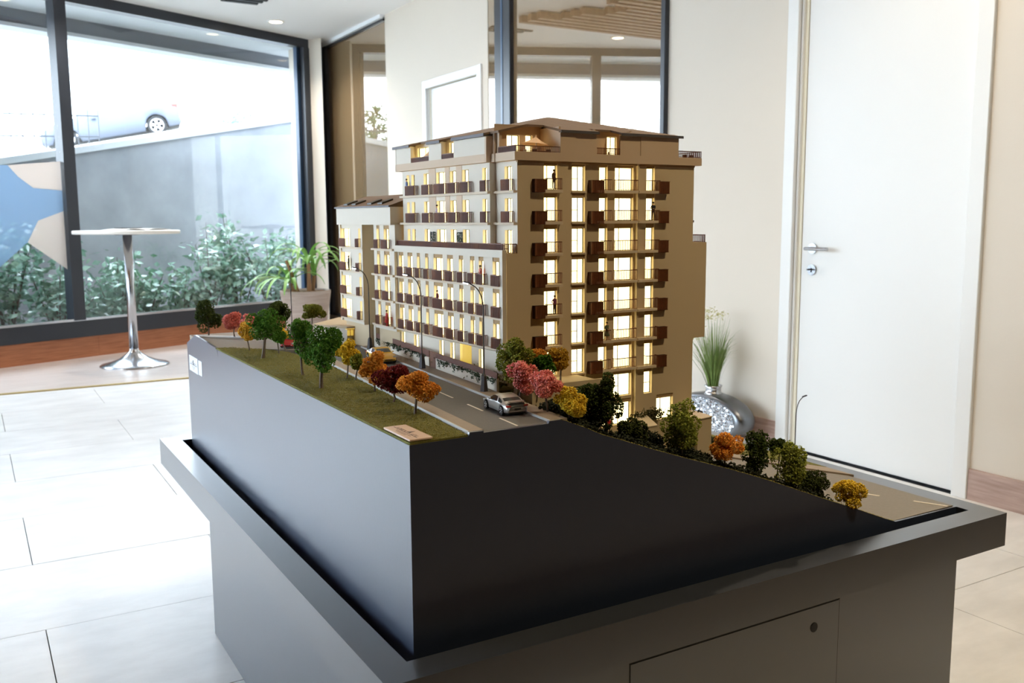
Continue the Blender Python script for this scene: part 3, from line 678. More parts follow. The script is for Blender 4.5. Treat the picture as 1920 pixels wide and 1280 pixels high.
# ------------------------------------------------------------------ display plinth
PW, PL, PH, PT = 1.511, 1.782, 0.520, 0.077
IN = .056
dp = thing('display_plinth', 'dark grey display plinth with a wide recessed rim', 'plinth', (PW / 2, PL / 2, 0))
m = MB(); m.bbox(.069, PW - .069, .069, 1.459, 0, PH - PT, .001); m.build('body', 'plinth_grey', dp)
ring_o = [(0, 0), (PW, 0), (PW, PL), (0, PL)]; ring_i = [(IN, IN), (PW - IN, IN), (PW - IN, PL - IN), (IN, PL - IN)]
for k in range(4):
    a, b = ring_o[k], ring_o[(k + 1) % 4]; c, d = ring_i[(k + 1) % 4], ring_i[k]
    m = MB(); m.prism([a, b, c, d], PH - PT, PH); m.build('rim', 'plinth_grey', dp)
m = MB(); m.box(.04, PW - .04, .04, PL - .04, PH - PT - .012, PH - PT + .004); m.build('tray_floor', 'plinth_dark', dp)
m = MB(); m.bbox(.4945, 1.0425, .0677, .074, .02, .3945, .0006); dr = m.build('door', 'plinth_grey', dp)
m = MB(); m.box(.4925, 1.0445, .0686, .0692, .017, .3965); m.build('door_gap', 'plinth_dark', dp)
m = MB(); m.tube([(.968, .0682, .351), (.968, .0670, .351)], .0105, 20); m.build('finger_hole', 'plinth_dark', dr)
m = MB(); m.tube([(.968, .0672, .351), (.968, .0668, .351)], .0085, 16); m.build('hole_liner', 'gasket', dr)

# ------------------------------------------------------------------ terrain block
BX0, BX1, BY0, BY1 = .081, 1.4525, .085, 1.700
EDGE = [(.357, .854), (.408, .833), (.442, .817), (.476, .805), (.572, .770), (.635, .748), (.741, .713), (.841, .677), (.932, .641), (.995, .616), (1.095, .578), (1.201, .536), (1.237, .523), (1.4525, .521)]
def edge(x): return float(np.interp(x, [p[0] for p in EDGE], [p[1] for p in EDGE]))
ZD = .85
tb = thing('terrain_block', 'dark block under the model with street, lawn and falling front edge', 'model base', (.77, .9, .515))
zb = PH - PT + .004
m = MB(); th = .006
front = [(BX0, zb), (BX0, ZD - .004), (.182, ZD - .003), (.184, .8535)] + [(.209, .853), (.2092, .850), (.331, .850), (.333, .854)] + EDGE + [(BX1, zb)]
P = [(x, BY0, z) for x, z in front] + [(x, BY0 + th, z) for x, z in front]; n = len(front)
m.poly(P, [tuple(range(n - 1, -1, -1)), tuple(range(n, 2 * n))] + [(i, (i + 1) % n, n + (i + 1) % n, n + i) for i in range(n)]); m.build('front_panel', 'block_paint', tb)
left = [(BY0 + th, zb), (BY0 + th, ZD - .004), (1.33, ZD - .004), (1.335, ZD - .001), (1.584, .857), (1.705, .822), (1.705, zb)]
m = MB(); P = [(BX0, y, z) for y, z in left] + [(BX0 + th, y, z) for y, z in left]; n = len(left)
m.poly(P, [tuple(range(n)), tuple(range(2 * n - 1, n - 1, -1))] + [(i, n + i, n + (i + 1) % n, (i + 1) % n) for i in range(n)]); m.build('side_panel', 'block_paint', tb)
m = MB(); m.box(BX0 + th, BX1, 1.699, 1.705, zb, .822); m.box(BX1 - .006, BX1, BY0 + th, 1.699, zb, .5205); m.build('back_panel', 'block_paint', tb)
# crack at the top of the side panel
m = MB(); m.poly([(BX0 - .0004, 1.312, .846), (BX0 - .0004, 1.318, .846), (BX0 - .0004, 1.306, .826)], [(0, 1, 2)]); m.build('crack', 'plinth_dark', tb)
def lane(u0, u1, ys, z0, z1, name, mt, mb=None):
    """strip of the street: u is the offset across, following the street's slight bend"""
    mb = MB(); ca = [street(y) for y in ys]
    for i in range(len(ys) - 1):
        P = []
        for j in (i, i + 1): P += [(u0 + ca[j], ys[j], z0), (u1 + ca[j] * (1.0), ys[j], z0), (u1 + ca[j], ys[j], z1), (u0 + ca[j], ys[j], z1)]
        mb.poly(P, [(0, 1, 2, 3), (7, 6, 5, 4), (0, 4, 5, 1), (1, 5, 6, 2), (2, 6, 7, 3), (3, 7, 4, 0)])
    return mb.build(name, mt, tb)
def street(y): return .070 * (y - .09)
YS = [BY0 + th, .3, .5, .7, .9, 1.1, 1.25]
lane(.212, .338, YS + [1.50], .80, .8502, 'road', 'asphalt')
lane(.186, .212, YS[:-1] + [1.18], .80, .8535, 'pavement', 'pavement')
lane(.1848, .1868, YS[:-1] + [1.15], .80, .8540, 'kerb', 'kerb_white')
lane(.3368, .3386, YS[:-1] + [1.12], .80, .8542, 'kerb', 'kerb_white')
lane(.338, .372, YS[:-1] + [1.12], .80, .854, 'pavement', 'pavement')
m = MB(); m.prism([(BX0 + th, 1.330), (.19, 1.235), (.30, 1.12), (.47, 1.12), (.60, 1.12), (.60, 1.60), (.20, 1.56), (BX0 + th, 1.61)], .80, .8498); m.build('road', 'road_low', tb)
m = MB(); m.prism([(BX0 + th, 1.585), (.19, 1.49), (.40, 1.41), (.42, 1.43), (.20, 1.52), (BX0 + th, 1.625)], .80, .8535); m.build('kerb', 'kerb_white', tb)
m = MB(); m.prism([(BX0 + th, 1.625), (.20, 1.52), (.42, 1.43), (.60, 1.43), (.60, 1.69), (BX0 + th, 1.69)], .79, .846); m.build('pavement', 'pavement', tb)
for k in range(12):
    y0 = .098 + k * .1335; 
    if y0 > 1.08: break
    x0, x1 = .2785 + street(y0), .2785 + street(y0 + .066); m = MB()
    m.prism([(x0 - .0016, y0), (x0 + .0016, y0), (x1 + .0016, y0 + .066), (x1 - .0016, y0 + .066)], .8500, .8507); m.build('road_dash', 'road_paint', tb)
# lawn
m = MB(); LA = [(BX0 + .001, BY0 + .001), (.181, BY0 + .001), (.1835 + street(.3), .3), (.1835 + street(.6), .6), (.1835 + street(.9), .9), (.222, 1.15), (.18, 1.245), (.127, 1.315), (BX0 + .001, 1.33)]
m.prism(LA, .80, .8496); m.build('lawn', 'lawn', tb)
rng = np.random.default_rng(11)
def in_poly(P, poly):
    x, y = P[:, 0], P[:, 1]; c = np.zeros(len(P), bool); n = len(poly)
    for i in range(n):
        (x1, y1), (x2, y2) = poly[i], poly[(i + 1) % n]
        c ^= ((y1 > y) != (y2 > y)) & (x < (x2 - x1) * (y - y1) / (y2 - y1 + 1e-12) + x1)
    return c
def grains(P, size, rng, tall=1.0):
    """tiny irregular tetrahedra, the flock and foam of the model"""
    n = len(P); s = size * (.6 + .8 * rng.random((n, 1)))
    D = rng.normal(size=(n, 4, 3)); D /= np.linalg.norm(D, axis=2)[:, :, None]; D[:, :, 2] *= tall
    V = (P[:, None, :] + D * s[:, :, None]).reshape(-1, 3); i = np.arange(n)[:, None] * 4
    F = np.concatenate([i + np.array([[0, 1, 2]]), i + np.array([[0, 2, 3]]), i + np.array([[0, 3, 1]]), i + np.array([[1, 3, 2]])], 0)
    return V, F
P = np.column_stack([rng.uniform(BX0, .26, 26000), BY0 + (1.33 - BY0) * rng.random(26000) ** 1.25]); P = P[in_poly(P, LA)]
V, F = grains(np.column_stack([P, .8496 + .0012 * rng.random(len(P))]), .0012, rng); npmesh('turf', V, F, 'lawn_grain', tb, kind='stuff')
xe = rng.uniform(.357, 1.235, 1500); V, F = grains(np.column_stack([xe, BY0 + .001 + .006 * rng.random(1500), [edge(q) for q in xe]]), .0016, rng); npmesh('edge_turf', V, F, 'lawn_grain', tb, kind='stuff')
# falling ground behind the front edge
def low(x): return float(np.interp(x, [.36, .43, .46, .60, .78, .84, .94, 1.02, 1.45], [.852, .852, .80, .728, .72, .66, .60, .520, .520]))
xs = np.concatenate([np.linspace(.3605, .44, 8), np.linspace(.45, 1.30, 46), [BX1 - .006]]); yy = np.array([BY0 + th, .11, .14, .18, .24, .30, .36, .43, .6, .9, 1.2, 1.5, 1.699])
V = []
for y in yy:
    for x in xs:
        e = edge(x) - .003; k = min(1, max(0, (y - .115) / .12)); z = e * (1 - k) + min(e, low(x)) * k
        if y > .43: z = min(z, low(x)) if x > .95 else max(.70 if x > .46 else .80, low(x) - .02)
        V.append((max(x, .3745 + street(y)) if x < .44 else x, y, z))
nx = len(xs); F = [(j * nx + i, j * nx + i + 1, (j + 1) * nx + i + 1, (j + 1) * nx + i) for j in range(len(yy) - 1) for i in range(nx - 1)]
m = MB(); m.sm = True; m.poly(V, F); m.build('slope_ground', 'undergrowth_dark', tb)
m = MB(); m.prism([(1.04, BY0 + th), (BX1 - .006, BY0 + th), (BX1 - .006, 1.69), (.98, 1.69), (1.0, .5)], .50, .5235); m.build('road', 'road_low', tb)
for (x0, y0, x1, y1) in ((1.430, .092, 1.398, .158), (1.364, .226, 1.345, .272), (1.312, .34, 1.29, .40), (1.262, .47, 1.245, .53)):
    m = MB(); m.prism([(x0 - .003, y0), (x0 + .003, y0), (x1 + .003, y1), (x1 - .003, y1)], .5235, .5243); m.build('road_dash', 'road_paint', tb)
m = MB(); m.prism([(1.4525, .372), (1.40, .476), (1.30, .70), (1.32, .74), (1.4525, .46)], .515, .528); m.build('pavement', 'pavement', tb)
m = MB(); m.prism([(1.4525, .46), (1.32, .74), (1.36, .9), (1.4525, .9)], .515, .5285); m.build('verge', 'lawn', tb)

# ------------------------------------------------------------------ apartment building
SHR = -.035; YB = .42
def B(x, y, z): return (x + SHR * (y - YB), y, z)
bld = thing('apartment_model', 'cream architectural model of a nine storey apartment block with lit windows', 'building model', (.70, .66, .72))
FL = lambda k: 1.2435 - .0635 * (k - 1)        # floor level of storey k counted from the top
WH = .0485
def cells(cuts, lo, hi): return sorted(set([lo, hi] + [c for c in cuts if lo < c < hi]))
def wall(mb, axis, off, u0, u1, v0, v1, holes, depth):
    """wall face with window openings and their reveals. axis S: u runs along x, faces -y. axis F: u runs along y, faces -x"""
    q = (lambda u, v, d=0: B(u, off + d, v)) if axis == 'S' else (lambda u, v, d=0: B(off + d, u, v))
    hs = [h for h in holes if h[0] < u1 and h[1] > u0 and h[2] < v1 and h[3] > v0]
    U = cells([c for h in hs for c in h[:2]], u0, u1); Vv = cells([c for h in hs for c in h[2:]], v0, v1)
    flip = axis == 'F'
    for a, b in zip(U[:-1], U[1:]):
        run = None
        for c, d in zip(Vv[:-1], Vv[1:]):
            inside = any(h[0] - 1e-6 <= a and b <= h[1] + 1e-6 and h[2] - 1e-6 <= c and d <= h[3] + 1e-6 for h in hs)
            if inside: continue
            P = [q(a, c), q(b, c), q(b, d), q(a, d)]; mb.face(P[::-1] if flip else P)
    for a, b, c, d in hs:
        for e0, e1 in (((a, c), (a, d)), ((b, d), (b, c)), ((a, d), (b, d)), ((b, c), (a, c))):
            P = [q(*e0), q(*e1), q(e1[0], e1[1], depth), q(e0[0], e0[1], depth)]; mb.face(P if not flip else P[::-1])
def window(axis, off, u0, u1, v0, v1, bars_v=(), bars_h=(), depth=.008, lintel=0.0):
    """frame (part) and lit pane (sub-part) at the back of an opening"""
    q = (lambda u, d, v: B(u, off + d, v)) if axis == 'S' else (lambda u, d, v: B(off + d, u, v))
    t = .0011; fr = MB(); z = depth - .0012
    top = v1 - lintel
    fr.box(u0, u0 + t, z, depth + .0003, v0, top, q); fr.box(u1 - t, u1, z, depth + .0003, v0, top, q); fr.box(u0, u1, z, depth + .0003, v0, v0 + t, q); fr.box(u0, u1, z, depth + .0003, top - t, top, q)
    for b in bars_v: x = u0 + (u1 - u0) * b; fr.box(x - .0006, x + .0006, z, depth, v0, top, q)
    for b, a0, a1 in bars_h: y = v0 + (top - v0) * b; fr.box(u0 + (u1 - u0) * a0, u0 + (u1 - u0) * a1, z, depth, y - .0006, y + .0006, q)
    mats = ['bronze', 'facade_tan']
    if lintel: fr.m(1).box(u0, u1, .0015, depth, top, v1, q)
    w = fr.build('window', mats, bld)
    p = MB(); p.box(u0, u1, depth, depth + .0008, v0, top, q); p.build('pane', 'pane_lit', w)
    return w
def railing(axis, off, u0, u1, v0, h=.0225, ret=.010, step=.0027, name='balcony_rail', parent=None, thin=False):
    """slim metal balustrade: top and bottom rail, bars and two returns to the wall"""
    q = (lambda u, d, v: B(u, off - d, v)) if axis == 'S' else (lambda u, d, v: B(off - d, u, v))
    r = MB(); t = .0005
    r.box(u0, u1, ret - t * 1.6, ret + t * 1.6, v0 + h - .0016, v0 + h, q); r.box(u0, u1, ret - t, ret + t, v0 + .0012, v0 + .002, q)
    n = max(2, int(round((u1 - u0) / (step if axis == 'F' or ret < .002 else .0037)))); bw = t * .8 if axis == 'F' and not thin else .00038
    if thin: n = max(2, int((u1 - u0) / .006))
    for k in range(n + 1): u = u0 + (u1 - u0) * k / n; r.box(u - bw, u + bw, ret - (.0011 if axis == 'F' and not thin else .0004), ret + (.0011 if axis == 'F' and not thin else .0004), v0, v0 + h - .001, q)
    if ret > .002:
        for u in (u0, u1):
            r.box(u - t, u + t, 0, ret, v0 + h - .0012, v0 + h, q)
            for d in (.0035, .007): r.box(u - bw, u + bw, d - bw, d + bw, v0, v0 + h - .001, q)
    return r.build(name, 'rail_brown', parent or bld)
def screen(u0, u1, v0, off, h=.0265, depth=.011):
    """wooden slatted box closing one end of a balcony"""
    q = lambda u, d, v: B(u, off - d, v)
    s = MB(); s.m(0).box(u0, u1, 0, depth - .0016, v0, v0 + h, q); s.m(1)
    n = 8; w = (u1 - u0)
    s.box(u0, u0 + w * .16, 0, depth, v0, v0 + h, q)
    for k in range(n): a = u0 + w * (.19 + .80 * k / n); s.box(a, a + w * .062, depth - .002, depth, v0, v0 + h, q)
    s.box(u0, u1, depth - .0016, depth, v0, v0 + .001, q); s.box(u0, u1, depth - .0016, depth, v0 + h - .001, v0 + h, q)
    return s.build('wood_screen', ['screen_gap', 'screen_wood'], bld)
def part_box(name, mt, *b): m = MB(); m.box(*b, fn=B); return m.build(name, mt, bld)

LT = .0085
A, Bc, Cc, Dc, Ec = (.5371, .5694), (.6091, .642), (.6781, .6999), (.7188, .7684), (.7994, .8223)
# side facade (three sections)
hl = [(A[0], A[1], FL(k), FL(k) + WH + LT) for k in range(1, 8)]
m = MB(); wall(m, 'S', YB, .4745, .596, 1.1165, 1.2995, hl, .008); wall(m, 'S', YB, .4487, .596, .78, 1.1165, hl, .008)
m.face([B(.596, YB, .78), B(.596, YB + .006, .78), B(.596, YB + .006, 1.2995), B(.596, YB, 1.2995)]); m.build('side_wall', 'facade_cream', bld)
hm = [(Bc[0], Bc[1], FL(k) - .002, FL(k) + WH + LT) for k in range(1, 9)] + [(Cc[0], Cc[1], FL(k), FL(k) + WH + LT) for k in range(1, 8)] + [(Dc[0], Dc[1], FL(k), FL(k) + WH + LT) for k in range(1, 10)] + [(.690, .706, FL(9) - .002, FL(9) + WH)]
m = MB(); wall(m, 'S', YB + .005, .596, .7735, .69, 1.2995, hm, .008); m.build('side_wall', 'facade_cream', bld)
hr = [(Ec[0], Ec[1], FL(k), FL(k) + WH + LT) for k in range(1, 9)] + [(.836, .884, FL(9), FL(9) + WH + LT)]
m = MB(); wall(m, 'S', YB, .7735, .934, .66, 1.2995, hr, .008)
m.face([B(.7735, YB + .006, .66), B(.7735, YB, .66), B(.7735, YB, 1.2995), B(.7735, YB + .006, 1.2995)])
m.face([B(.934, YB, .66), B(.934, .9, .66), B(.934, .9, 1.2995), B(.934, YB, 1.2995)]); m.build('side_wall', 'facade_cream', bld)
m = MB(); m.box(.934, .976, YB + .0005, .86, .914, 1.131, B); m.box(.934, .941, YB + .001, .86, .66, .914, B); m.build('rear_wing', 'facade_cream', bld)
railing('S', YB + .003, .936, .973, 1.131, h=.017, ret=.0005, name='terrace_rail'); railing('F', .973, YB + .003, .52, 1.131, h=.017, ret=.0005, name='terrace_rail', thin=True)
for k in (2, 3): part_box('floor_band', 'roof_edge', .934, .9385, YB + .002, .80, FL(k) - .0045, FL(k))
part_box('pilaster', 'facade_cream', .7735, .7775, YB - .0035, YB + .001, .70, 1.2995)
for k in range(1, 8):
    z = FL(k)
    window('S', YB, A[0], A[1], z, z + WH + LT, (.36,), (), lintel=LT); window('S', YB + .005, Cc[0], Cc[1], z, z + WH + LT, (), (), lintel=LT)
    if k < 7: part_box('balcony_slab', 'slab_cream', .533, .576, YB - .0115, YB, z - .0065, z - .0005); railing('S', YB, .5385, .574, z); screen(.509, .5387, z - .006, YB)
    part_box('balcony_slab', 'slab_cream', .665, .7735, YB - .007, YB + .005, z - .0055, z); part_box('balcony_slab', 'slab_cream', .7735, .829, YB - .0105, YB, z - .0055, z)
    railing('S', YB + .005, .682, .7025, z, ret=.012); railing('S', YB + .005, Dc[0] - .002, Dc[1] + .003, z, ret=.012); railing('S', YB, Ec[0] - .001, .829, z); screen(.6501, .6825, z - .006, YB + .005, depth=.013); screen(.826, .8561, z - .006, YB)
for k in range(1, 9): window('S', YB + .005, Bc[0], Bc[1], FL(k) - .002, FL(k) + WH + LT, (.57,), ((.5, 0, .57),), lintel=LT); part_box('window_sill', 'slab_cream', Bc[0] - .002, Bc[1] + .002, YB + .002, YB + .006, FL(k) - .0055, FL(k) - .002)
for k in range(1, 8): window('S', YB + .005, Dc[0], Dc[1], FL(k), FL(k) + WH + LT, (.34,), (), lintel=LT); window('S', YB, Ec[0], Ec[1], FL(k), FL(k) + WH + LT, (), (), lintel=LT)
for k in (8, 9): window('S', YB + .005, Dc[0], Dc[1], FL(k), FL(k) + WH + LT, (.38,), ((.45, 0, .38),), lintel=LT)
window('S', YB, Ec[0], Ec[1], FL(8), FL(8) + WH + LT, (), ((.48, 0, 1),), lintel=LT); window('S', YB, .836, .884, FL(9), FL(9) + WH + LT, (.36,), ((.3, 0, .36),), lintel=LT)
window('S', YB + .005, .690, .706, FL(9) - .002, FL(9) + WH, (), ())
part_box('cornice', 'facade_tan', .4745, .934, YB - .002, YB + .004, 1.296, 1.3005)

# street face, front wing (three storeys of ten windows between a projecting frame)
CW = [(.8818, .9067), (.8334, .8585), (.7938, .8098), (.752, .7675), (.6836, .7265), (.6359, .6627), (.5915, .6097), (.5438, .5618), (.5069, .5258), (.4437, .4704)]
CR = [(.8605, .8898), (.8106, .8392), (.7749, .7908), (.7316, .7505), (.6637, .709), (.6164, .6452), (.5724, .5934), (.5271, .5464), (.4904, .5114), (.4232, .455)]
Z0 = -.002
hw = [(a, b, FL(k) + Z0, FL(k) + Z0 + WH + LT) for k in (4, 5, 6) for a, b in CW]
m = MB(); wall(m, 'F', .447, .4305, .914, .9185, 1.109, hw, .008); m.build('street_wall', 'facade_white', bld)
part_box('frame_post', 'facade_white', .439, .4485, .914, .9236, .9185, 1.1085); part_box('frame_post', 'facade_white', .439, .4485, .42, .4305, .9185, 1.1085); part_box('frame_beam', 'facade_white', .4388, .4486, .4198, .9238, 1.1085, 1.1235)
for k in (4, 5, 6):
    z = FL(k) + Z0; part_box('floor_band', 'slab_cream', .4395, .4475, .4305, .914, z - .0048, z)
    for (a, b), (c, d) in zip(CW, CR):
        w2 = (b - a) > .03; window('F', .447, a, b, z, z + WH + LT, (.5,) if (b - a) > .022 else (), (), lintel=LT); railing('F', .447, c + .004, d + .0035, z, ret=.0115)
part_box('terrace_floor', 'slab_cream', .447, .48, .425, .915, 1.1125, 1.1165)
r = railing('F', .4475, .431, .915, 1.1235, h=.0125, ret=.0005, step=.003, name='terrace_rail'); railing('S', .4255, .449, .4765, 1.1165, h=.0195, ret=.0005, name='terrace_rail')
# ground floor under the front wing
gh = [(.894, .9125), (.8191, .8449), (.6936, .717), (.643, .6654), (.5213, .5399)]
m = MB(); wall(m, 'F', .453, .4305, .92, .845, .9185, [(a, b, .857, .9125) for a, b in gh], .006); m.face([B(.439, .42, .9185), B(.439, .92, .9185), B(.455, .92, .9185), B(.455, .42, .9185)]); m.build('street_wall', 'facade_white', bld)
for a, b in gh: window('F', .453, a, b, .857, .9125, (.5,), (), depth=.006)
m = MB(); m.sm = True; mat('entrance_lit', (246, 214, 120), 0.6, emit=((255, 214, 96), .55)); m.poly([B(.453 - .014 * math.sin(PI * k / 12), .5701 + .0425 * k / 12, z) for k in range(13) for z in (.85, .9185)], [(2 * k, 2 * k + 1, 2 * k + 3, 2 * k + 2) for k in range(12)]); m.build('entrance_drum', 'entrance_lit', bld)

# upper block, street face
MX, TX = .461, .4745
CU = [(.8696, .8838), (.8416, .859), (.7708, .7957), (.6915, .7337), (.6424, .6701), (.5875, .6155), (.5138, .5319)]
RU = [(.8437, .8648), (.8201, .8409), (.7483, .7796), (.6728, .7189), (.6235, .6532), (.5691, .5989), (.4986, .5172)]
hu = [(a, b, FL(k) + Z0, FL(k) + Z0 + WH) for k in (1, 2, 3) for a, b in CU]
m = MB(); wall(m, 'F', MX, .502, .906, 1.1125, 1.2995, hu, .008); m.face([B(MX, .502, 1.1125), B(TX + .012, .502, 1.1125), B(TX + .012, .502, 1.2995), B(MX, .502, 1.2995)]); m.build('street_wall', 'facade_white', bld)
ht = [(.4396, .4671, FL(k) + Z0, FL(k) + Z0 + WH) for k in (1, 2, 3)]
m = MB(); wall(m, 'F', TX, YB, .502, 1.1125, 1.2995, ht, .008); m.build('street_wall', 'facade_white', bld)
for a, b in ((.736, .7699), (.6709, .6922), (.6163, .6411)):
    m = MB(); m.box(MX - .0008, MX + .001, a, b, 1.180, 1.2990, B); m.build('beige_panel', 'facade_beige', bld)
for k in (1, 2, 3):
    z = FL(k) + Z0
    for (a, b), (c, d) in zip(CU, RU):
        window('F', MX, a, b, z, z + WH, (.5,) if b - a > .024 else (), ()); 
        if k < 3: railing('F', MX, c + .004, d + .004, z, ret=.0115)
    window('F', TX, .4396, .4671, z, z + WH, (.6,), ())
    if k < 3: railing('F', TX, .434, .464, z, ret=.0105); part_box('floor_band', 'slab_cream', MX - .008, MX + .001, .499, .909, z - .0048, z); part_box('floor_band', 'slab_cream', TX - .008, TX + .001, .4215, .499, z - .0048, z)

# left wing: two bays with a recess
LX = .441; LZ1 = 1.173
b1 = [(1.1932, 1.2489), (1.1216, 1.1347)]; b2 = [(1.0017, 1.0197), (.9461, .9766)]
m = MB(); wall(m, 'F', LX, 1.102, 1.2574, .912, LZ1, [(a, b, FL(k) + Z0, FL(k) + Z0 + WH) for k in (3, 4, 5, 6) for a, b in b1], .008); m.face([B(LX, 1.102, .912), B(LX + .04, 1.102, .912), B(LX + .04, 1.102, LZ1), B(LX, 1.102, LZ1)]); m.build('street_wall', 'facade_white', bld)
m = MB(); wall(m, 'F', LX, .913, 1.0373, .912, LZ1, [(a, b, FL(k) + Z0, FL(k) + Z0 + WH + LT) for k in (3, 4, 5, 6) for a, b in b2], .008); m.face([B(LX, .913, .912), B(MX + .003, .913, .912), B(MX + .003, .913, LZ1), B(LX, .913, LZ1)]); m.build('street_wall', 'facade_white', bld)
m = MB(); m.face([B(LX + .035, 1.03, .85), B(LX + .035, 1.11, .85), B(LX + .035, 1.11, LZ1), B(LX + .035, 1.03, LZ1)]); m.build('recess_wall', 'facade_cream', bld)
for k in (3, 4, 5, 6):
    z = FL(k) + Z0
    for a, b in b1: window('F', LX, a, b, z, z + WH, (.45,) if b - a > .02 else (), ()); railing('F', LX, a - .003 + (.012 if b - a > .03 else -.004), b - (.004 if b - a > .03 else .001), z, ret=.010)
    for a, b in b2: window('F', LX, a, b, z, z + WH + LT, (.6,) if b - a > .02 else (), (), lintel=LT); railing('F', LX, a - .008, b - .005, z, ret=.010)
    part_box('floor_band', 'slab_cream', LX - .005, LX + .001, 1.102, 1.2574, z - .0048, z); part_box('floor_band', 'slab_cream', LX - .007, LX + .001, .916, 1.042, z - .0048, z)
part_box('frame_post', 'facade_white', LX - .004, LX + .004, 1.2492, 1.2580, .912, LZ1); part_box('frame_post', 'facade_white', LX - .004, LX + .004, 1.1012, 1.110, .912, LZ1)
part_box('fascia', 'facade_white', .433, .47, .920, 1.262, LZ1, 1.2165)
m = MB(); m.face([B(.431, .9195, 1.2165), B(.50, .9195, 1.2165), B(.50, .9195, 1.242), ]); 
P = [B(.430, .918, 1.2165), B(.430, 1.265, 1.2165), B(.52, 1.265, 1.2465), B(.52, .918, 1.2465), B(.430, .918, 1.2195), B(.430, 1.265, 1.2195), B(.52, 1.265, 1.2495), B(.52, .918, 1.2495)]
m.poly(P, [(0, 1, 2, 3), (7, 6, 5, 4), (0, 4, 5, 1), (1, 5, 6, 2), (2, 6, 7, 3), (3, 7, 4, 0)]); m.build('wing_roof', 'roof_brown', bld)
part_box('eave', 'roof_edge', .4285, .432, .918, 1.265, 1.2160, 1.2200)
for y in (.985, 1.05, 1.15, 1.205):
    m = MB(); P = [B(.442 + dx, y + dy, 1.2198 + .3333 * (.012 + dx) + dz) for dz in (.0, .004) for dx, dy in ((0, 0), (.03, 0), (.03, .026), (0, .026))]; m.poly(P, [(0, 3, 2, 1), (4, 5, 6, 7), (0, 1, 5, 4), (1, 2, 6, 5), (2, 3, 7, 6), (3, 0, 4, 7)]); m.build('roof_window', 'bronze', bld)
# hidden bodies that close the volumes
m = MB(); m.box(.486, .933, .437, .90, .69, 1.2985, B); m.box(.4625, .486, .437, .915, .85, 1.115, B); m.box(.472, .486, .504, .905, 1.115, 1.2985, B); m.box(.451, .60, .916, 1.036, .85, 1.172, B); m.box(.451, .60, 1.104, 1.256, .85, 1.172, B); m.box(.48, .60, 1.03, 1.11, .85, 1.172, B); m.box(.47, .60, .922, 1.26, 1.172, 1.216, B); m.build('core', 'facade_cream', bld)

# penthouse
PF = .412; XF = .453; TF = .464; ZP0 = 1.3; ZP1 = 1.3168; ZE = 1.3575
m = MB(); m.box(TF, .9486, PF, PF + .006, ZP0, ZP1, B); m.box(TF, TF + .006, PF + .0061, .5019, ZP0, ZP1, B); m.box(XF, XF + .006, .5081, .927, ZP0, ZP1, B); m.box(XF + .0002, TF + .012, .502, .508, ZP0 + .0002, ZE - .0052, B); m.box(.9426, .9486, PF + .0061, .62, ZP0, 1.3167, B); m.box(TF + .0062, .9424, PF + .0062, .925, ZP0 + .0003, ZP0 + .004, B); m.box(XF + .0062, TF + .006, .5085, .925, ZP0 + .0003, ZP0 + .004, B); m.build('parapet', 'facade_beige', bld)
m = MB()
for a, b in ((.5715, .6092), (.6092, .6625), (.7229, .7765), (.7765, .8812)): m.box(a, b, PF + (.0015 if a in (.6092, .7229) else 0), PF + .006, ZP1, ZE, B)
m.box(.5717, .5755, PF + .0062, .4848, ZP0 + .004, ZE + .012, B); m.box(.6585, .6623, PF + .0062, .4558, ZP0 + .004, ZE + .01, B); m.box(.752, .756, PF + .0062, .4558, ZP0 + .004, ZE + .01, B); m.box(.8772, .8810, PF + .0062, .60, ZP0 + .004, ZE, B)
m.box(TF + .004, TF + .010, .476, .502, ZP1, ZE, B)
wall(m, 'S', .485, .462, .5755, ZP0, ZE + .018, [(.4913, .5217, ZP0 + .012, 1.355), (.5359, .5527, ZP0 + .012, 1.356)], .006)
wall(m, 'S', .456, .6625, .76, ZP0, ZE + .012, [(.7211, .7471, ZP0 + .01, 1.358)], .006)
m.build('penthouse_wall', 'facade_beige', bld)
window('S', .485, .4913, .5217, ZP0 + .012, 1.355, (.5,), (), depth=.006); window('S', .485, .5359, .5527, ZP0 + .012, 1.356, (), (), depth=.006); window('S', .456, .7211, .7471, ZP0 + .01, 1.358, (.5,), (), depth=.006)
m = MB()
for a, b in ((.508, .6383), (.6942, .7538), (.8446, .927)): m.box(XF + .0004, XF + .0058, a, b, ZP1 + .0001, ZE - .0055, B)
for y in (.6383, .724, .7538, .878): m.box(XF + .0062, .4828, y, y + .004, ZP0 + .004, ZE, B)
m.box(XF, .54, .923, .927, ZP0, ZE - .005, B)
wall(m, 'F', .483, .62, .90, ZP0, ZE + .004, [(.682, .712, ZP0 + .010, 1.355), (.806, .868, ZP0 + .010, 1.353)], .006)
m.build('penthouse_wall', 'facade_white', bld)
window('F', .483, .682, .712, ZP0 + .010, 1.355, (.5,), (), depth=.006); window('F', .483, .806, .868, ZP0 + .010, 1.353, (.5,), (), depth=.006)
railing('S', PF + .003, TF + .001, .5715, ZP1, h=.0122, ret=.0005, name='terrace_rail'); railing('F', TF + .003, PF, .476, ZP1, h=.0122, ret=.0005, name='terrace_rail'); railing('S', PF + .003, .6625, .7229, ZP1, h=.0135, ret=.0005, name='terrace_rail'); railing('S', PF + .003, .8812, .947, ZP1, h=.0145, ret=.0005, name='terrace_rail'); railing('F', .947, PF, .52, ZP1, h=.0145, ret=.0005, name='terrace_rail', thin=True)
railing('F', XF + .003, .7538, .8446, ZP1, h=.011, ret=.0005, name='terrace_rail'); railing('F', XF + .003, .6383, .6942, ZP1, h=.011, ret=.0005, name='terrace_rail')
m = MB(); m.box(.49, .876, .492, .92, ZP0, ZE + .004, B); m.build('core', 'facade_beige', bld)
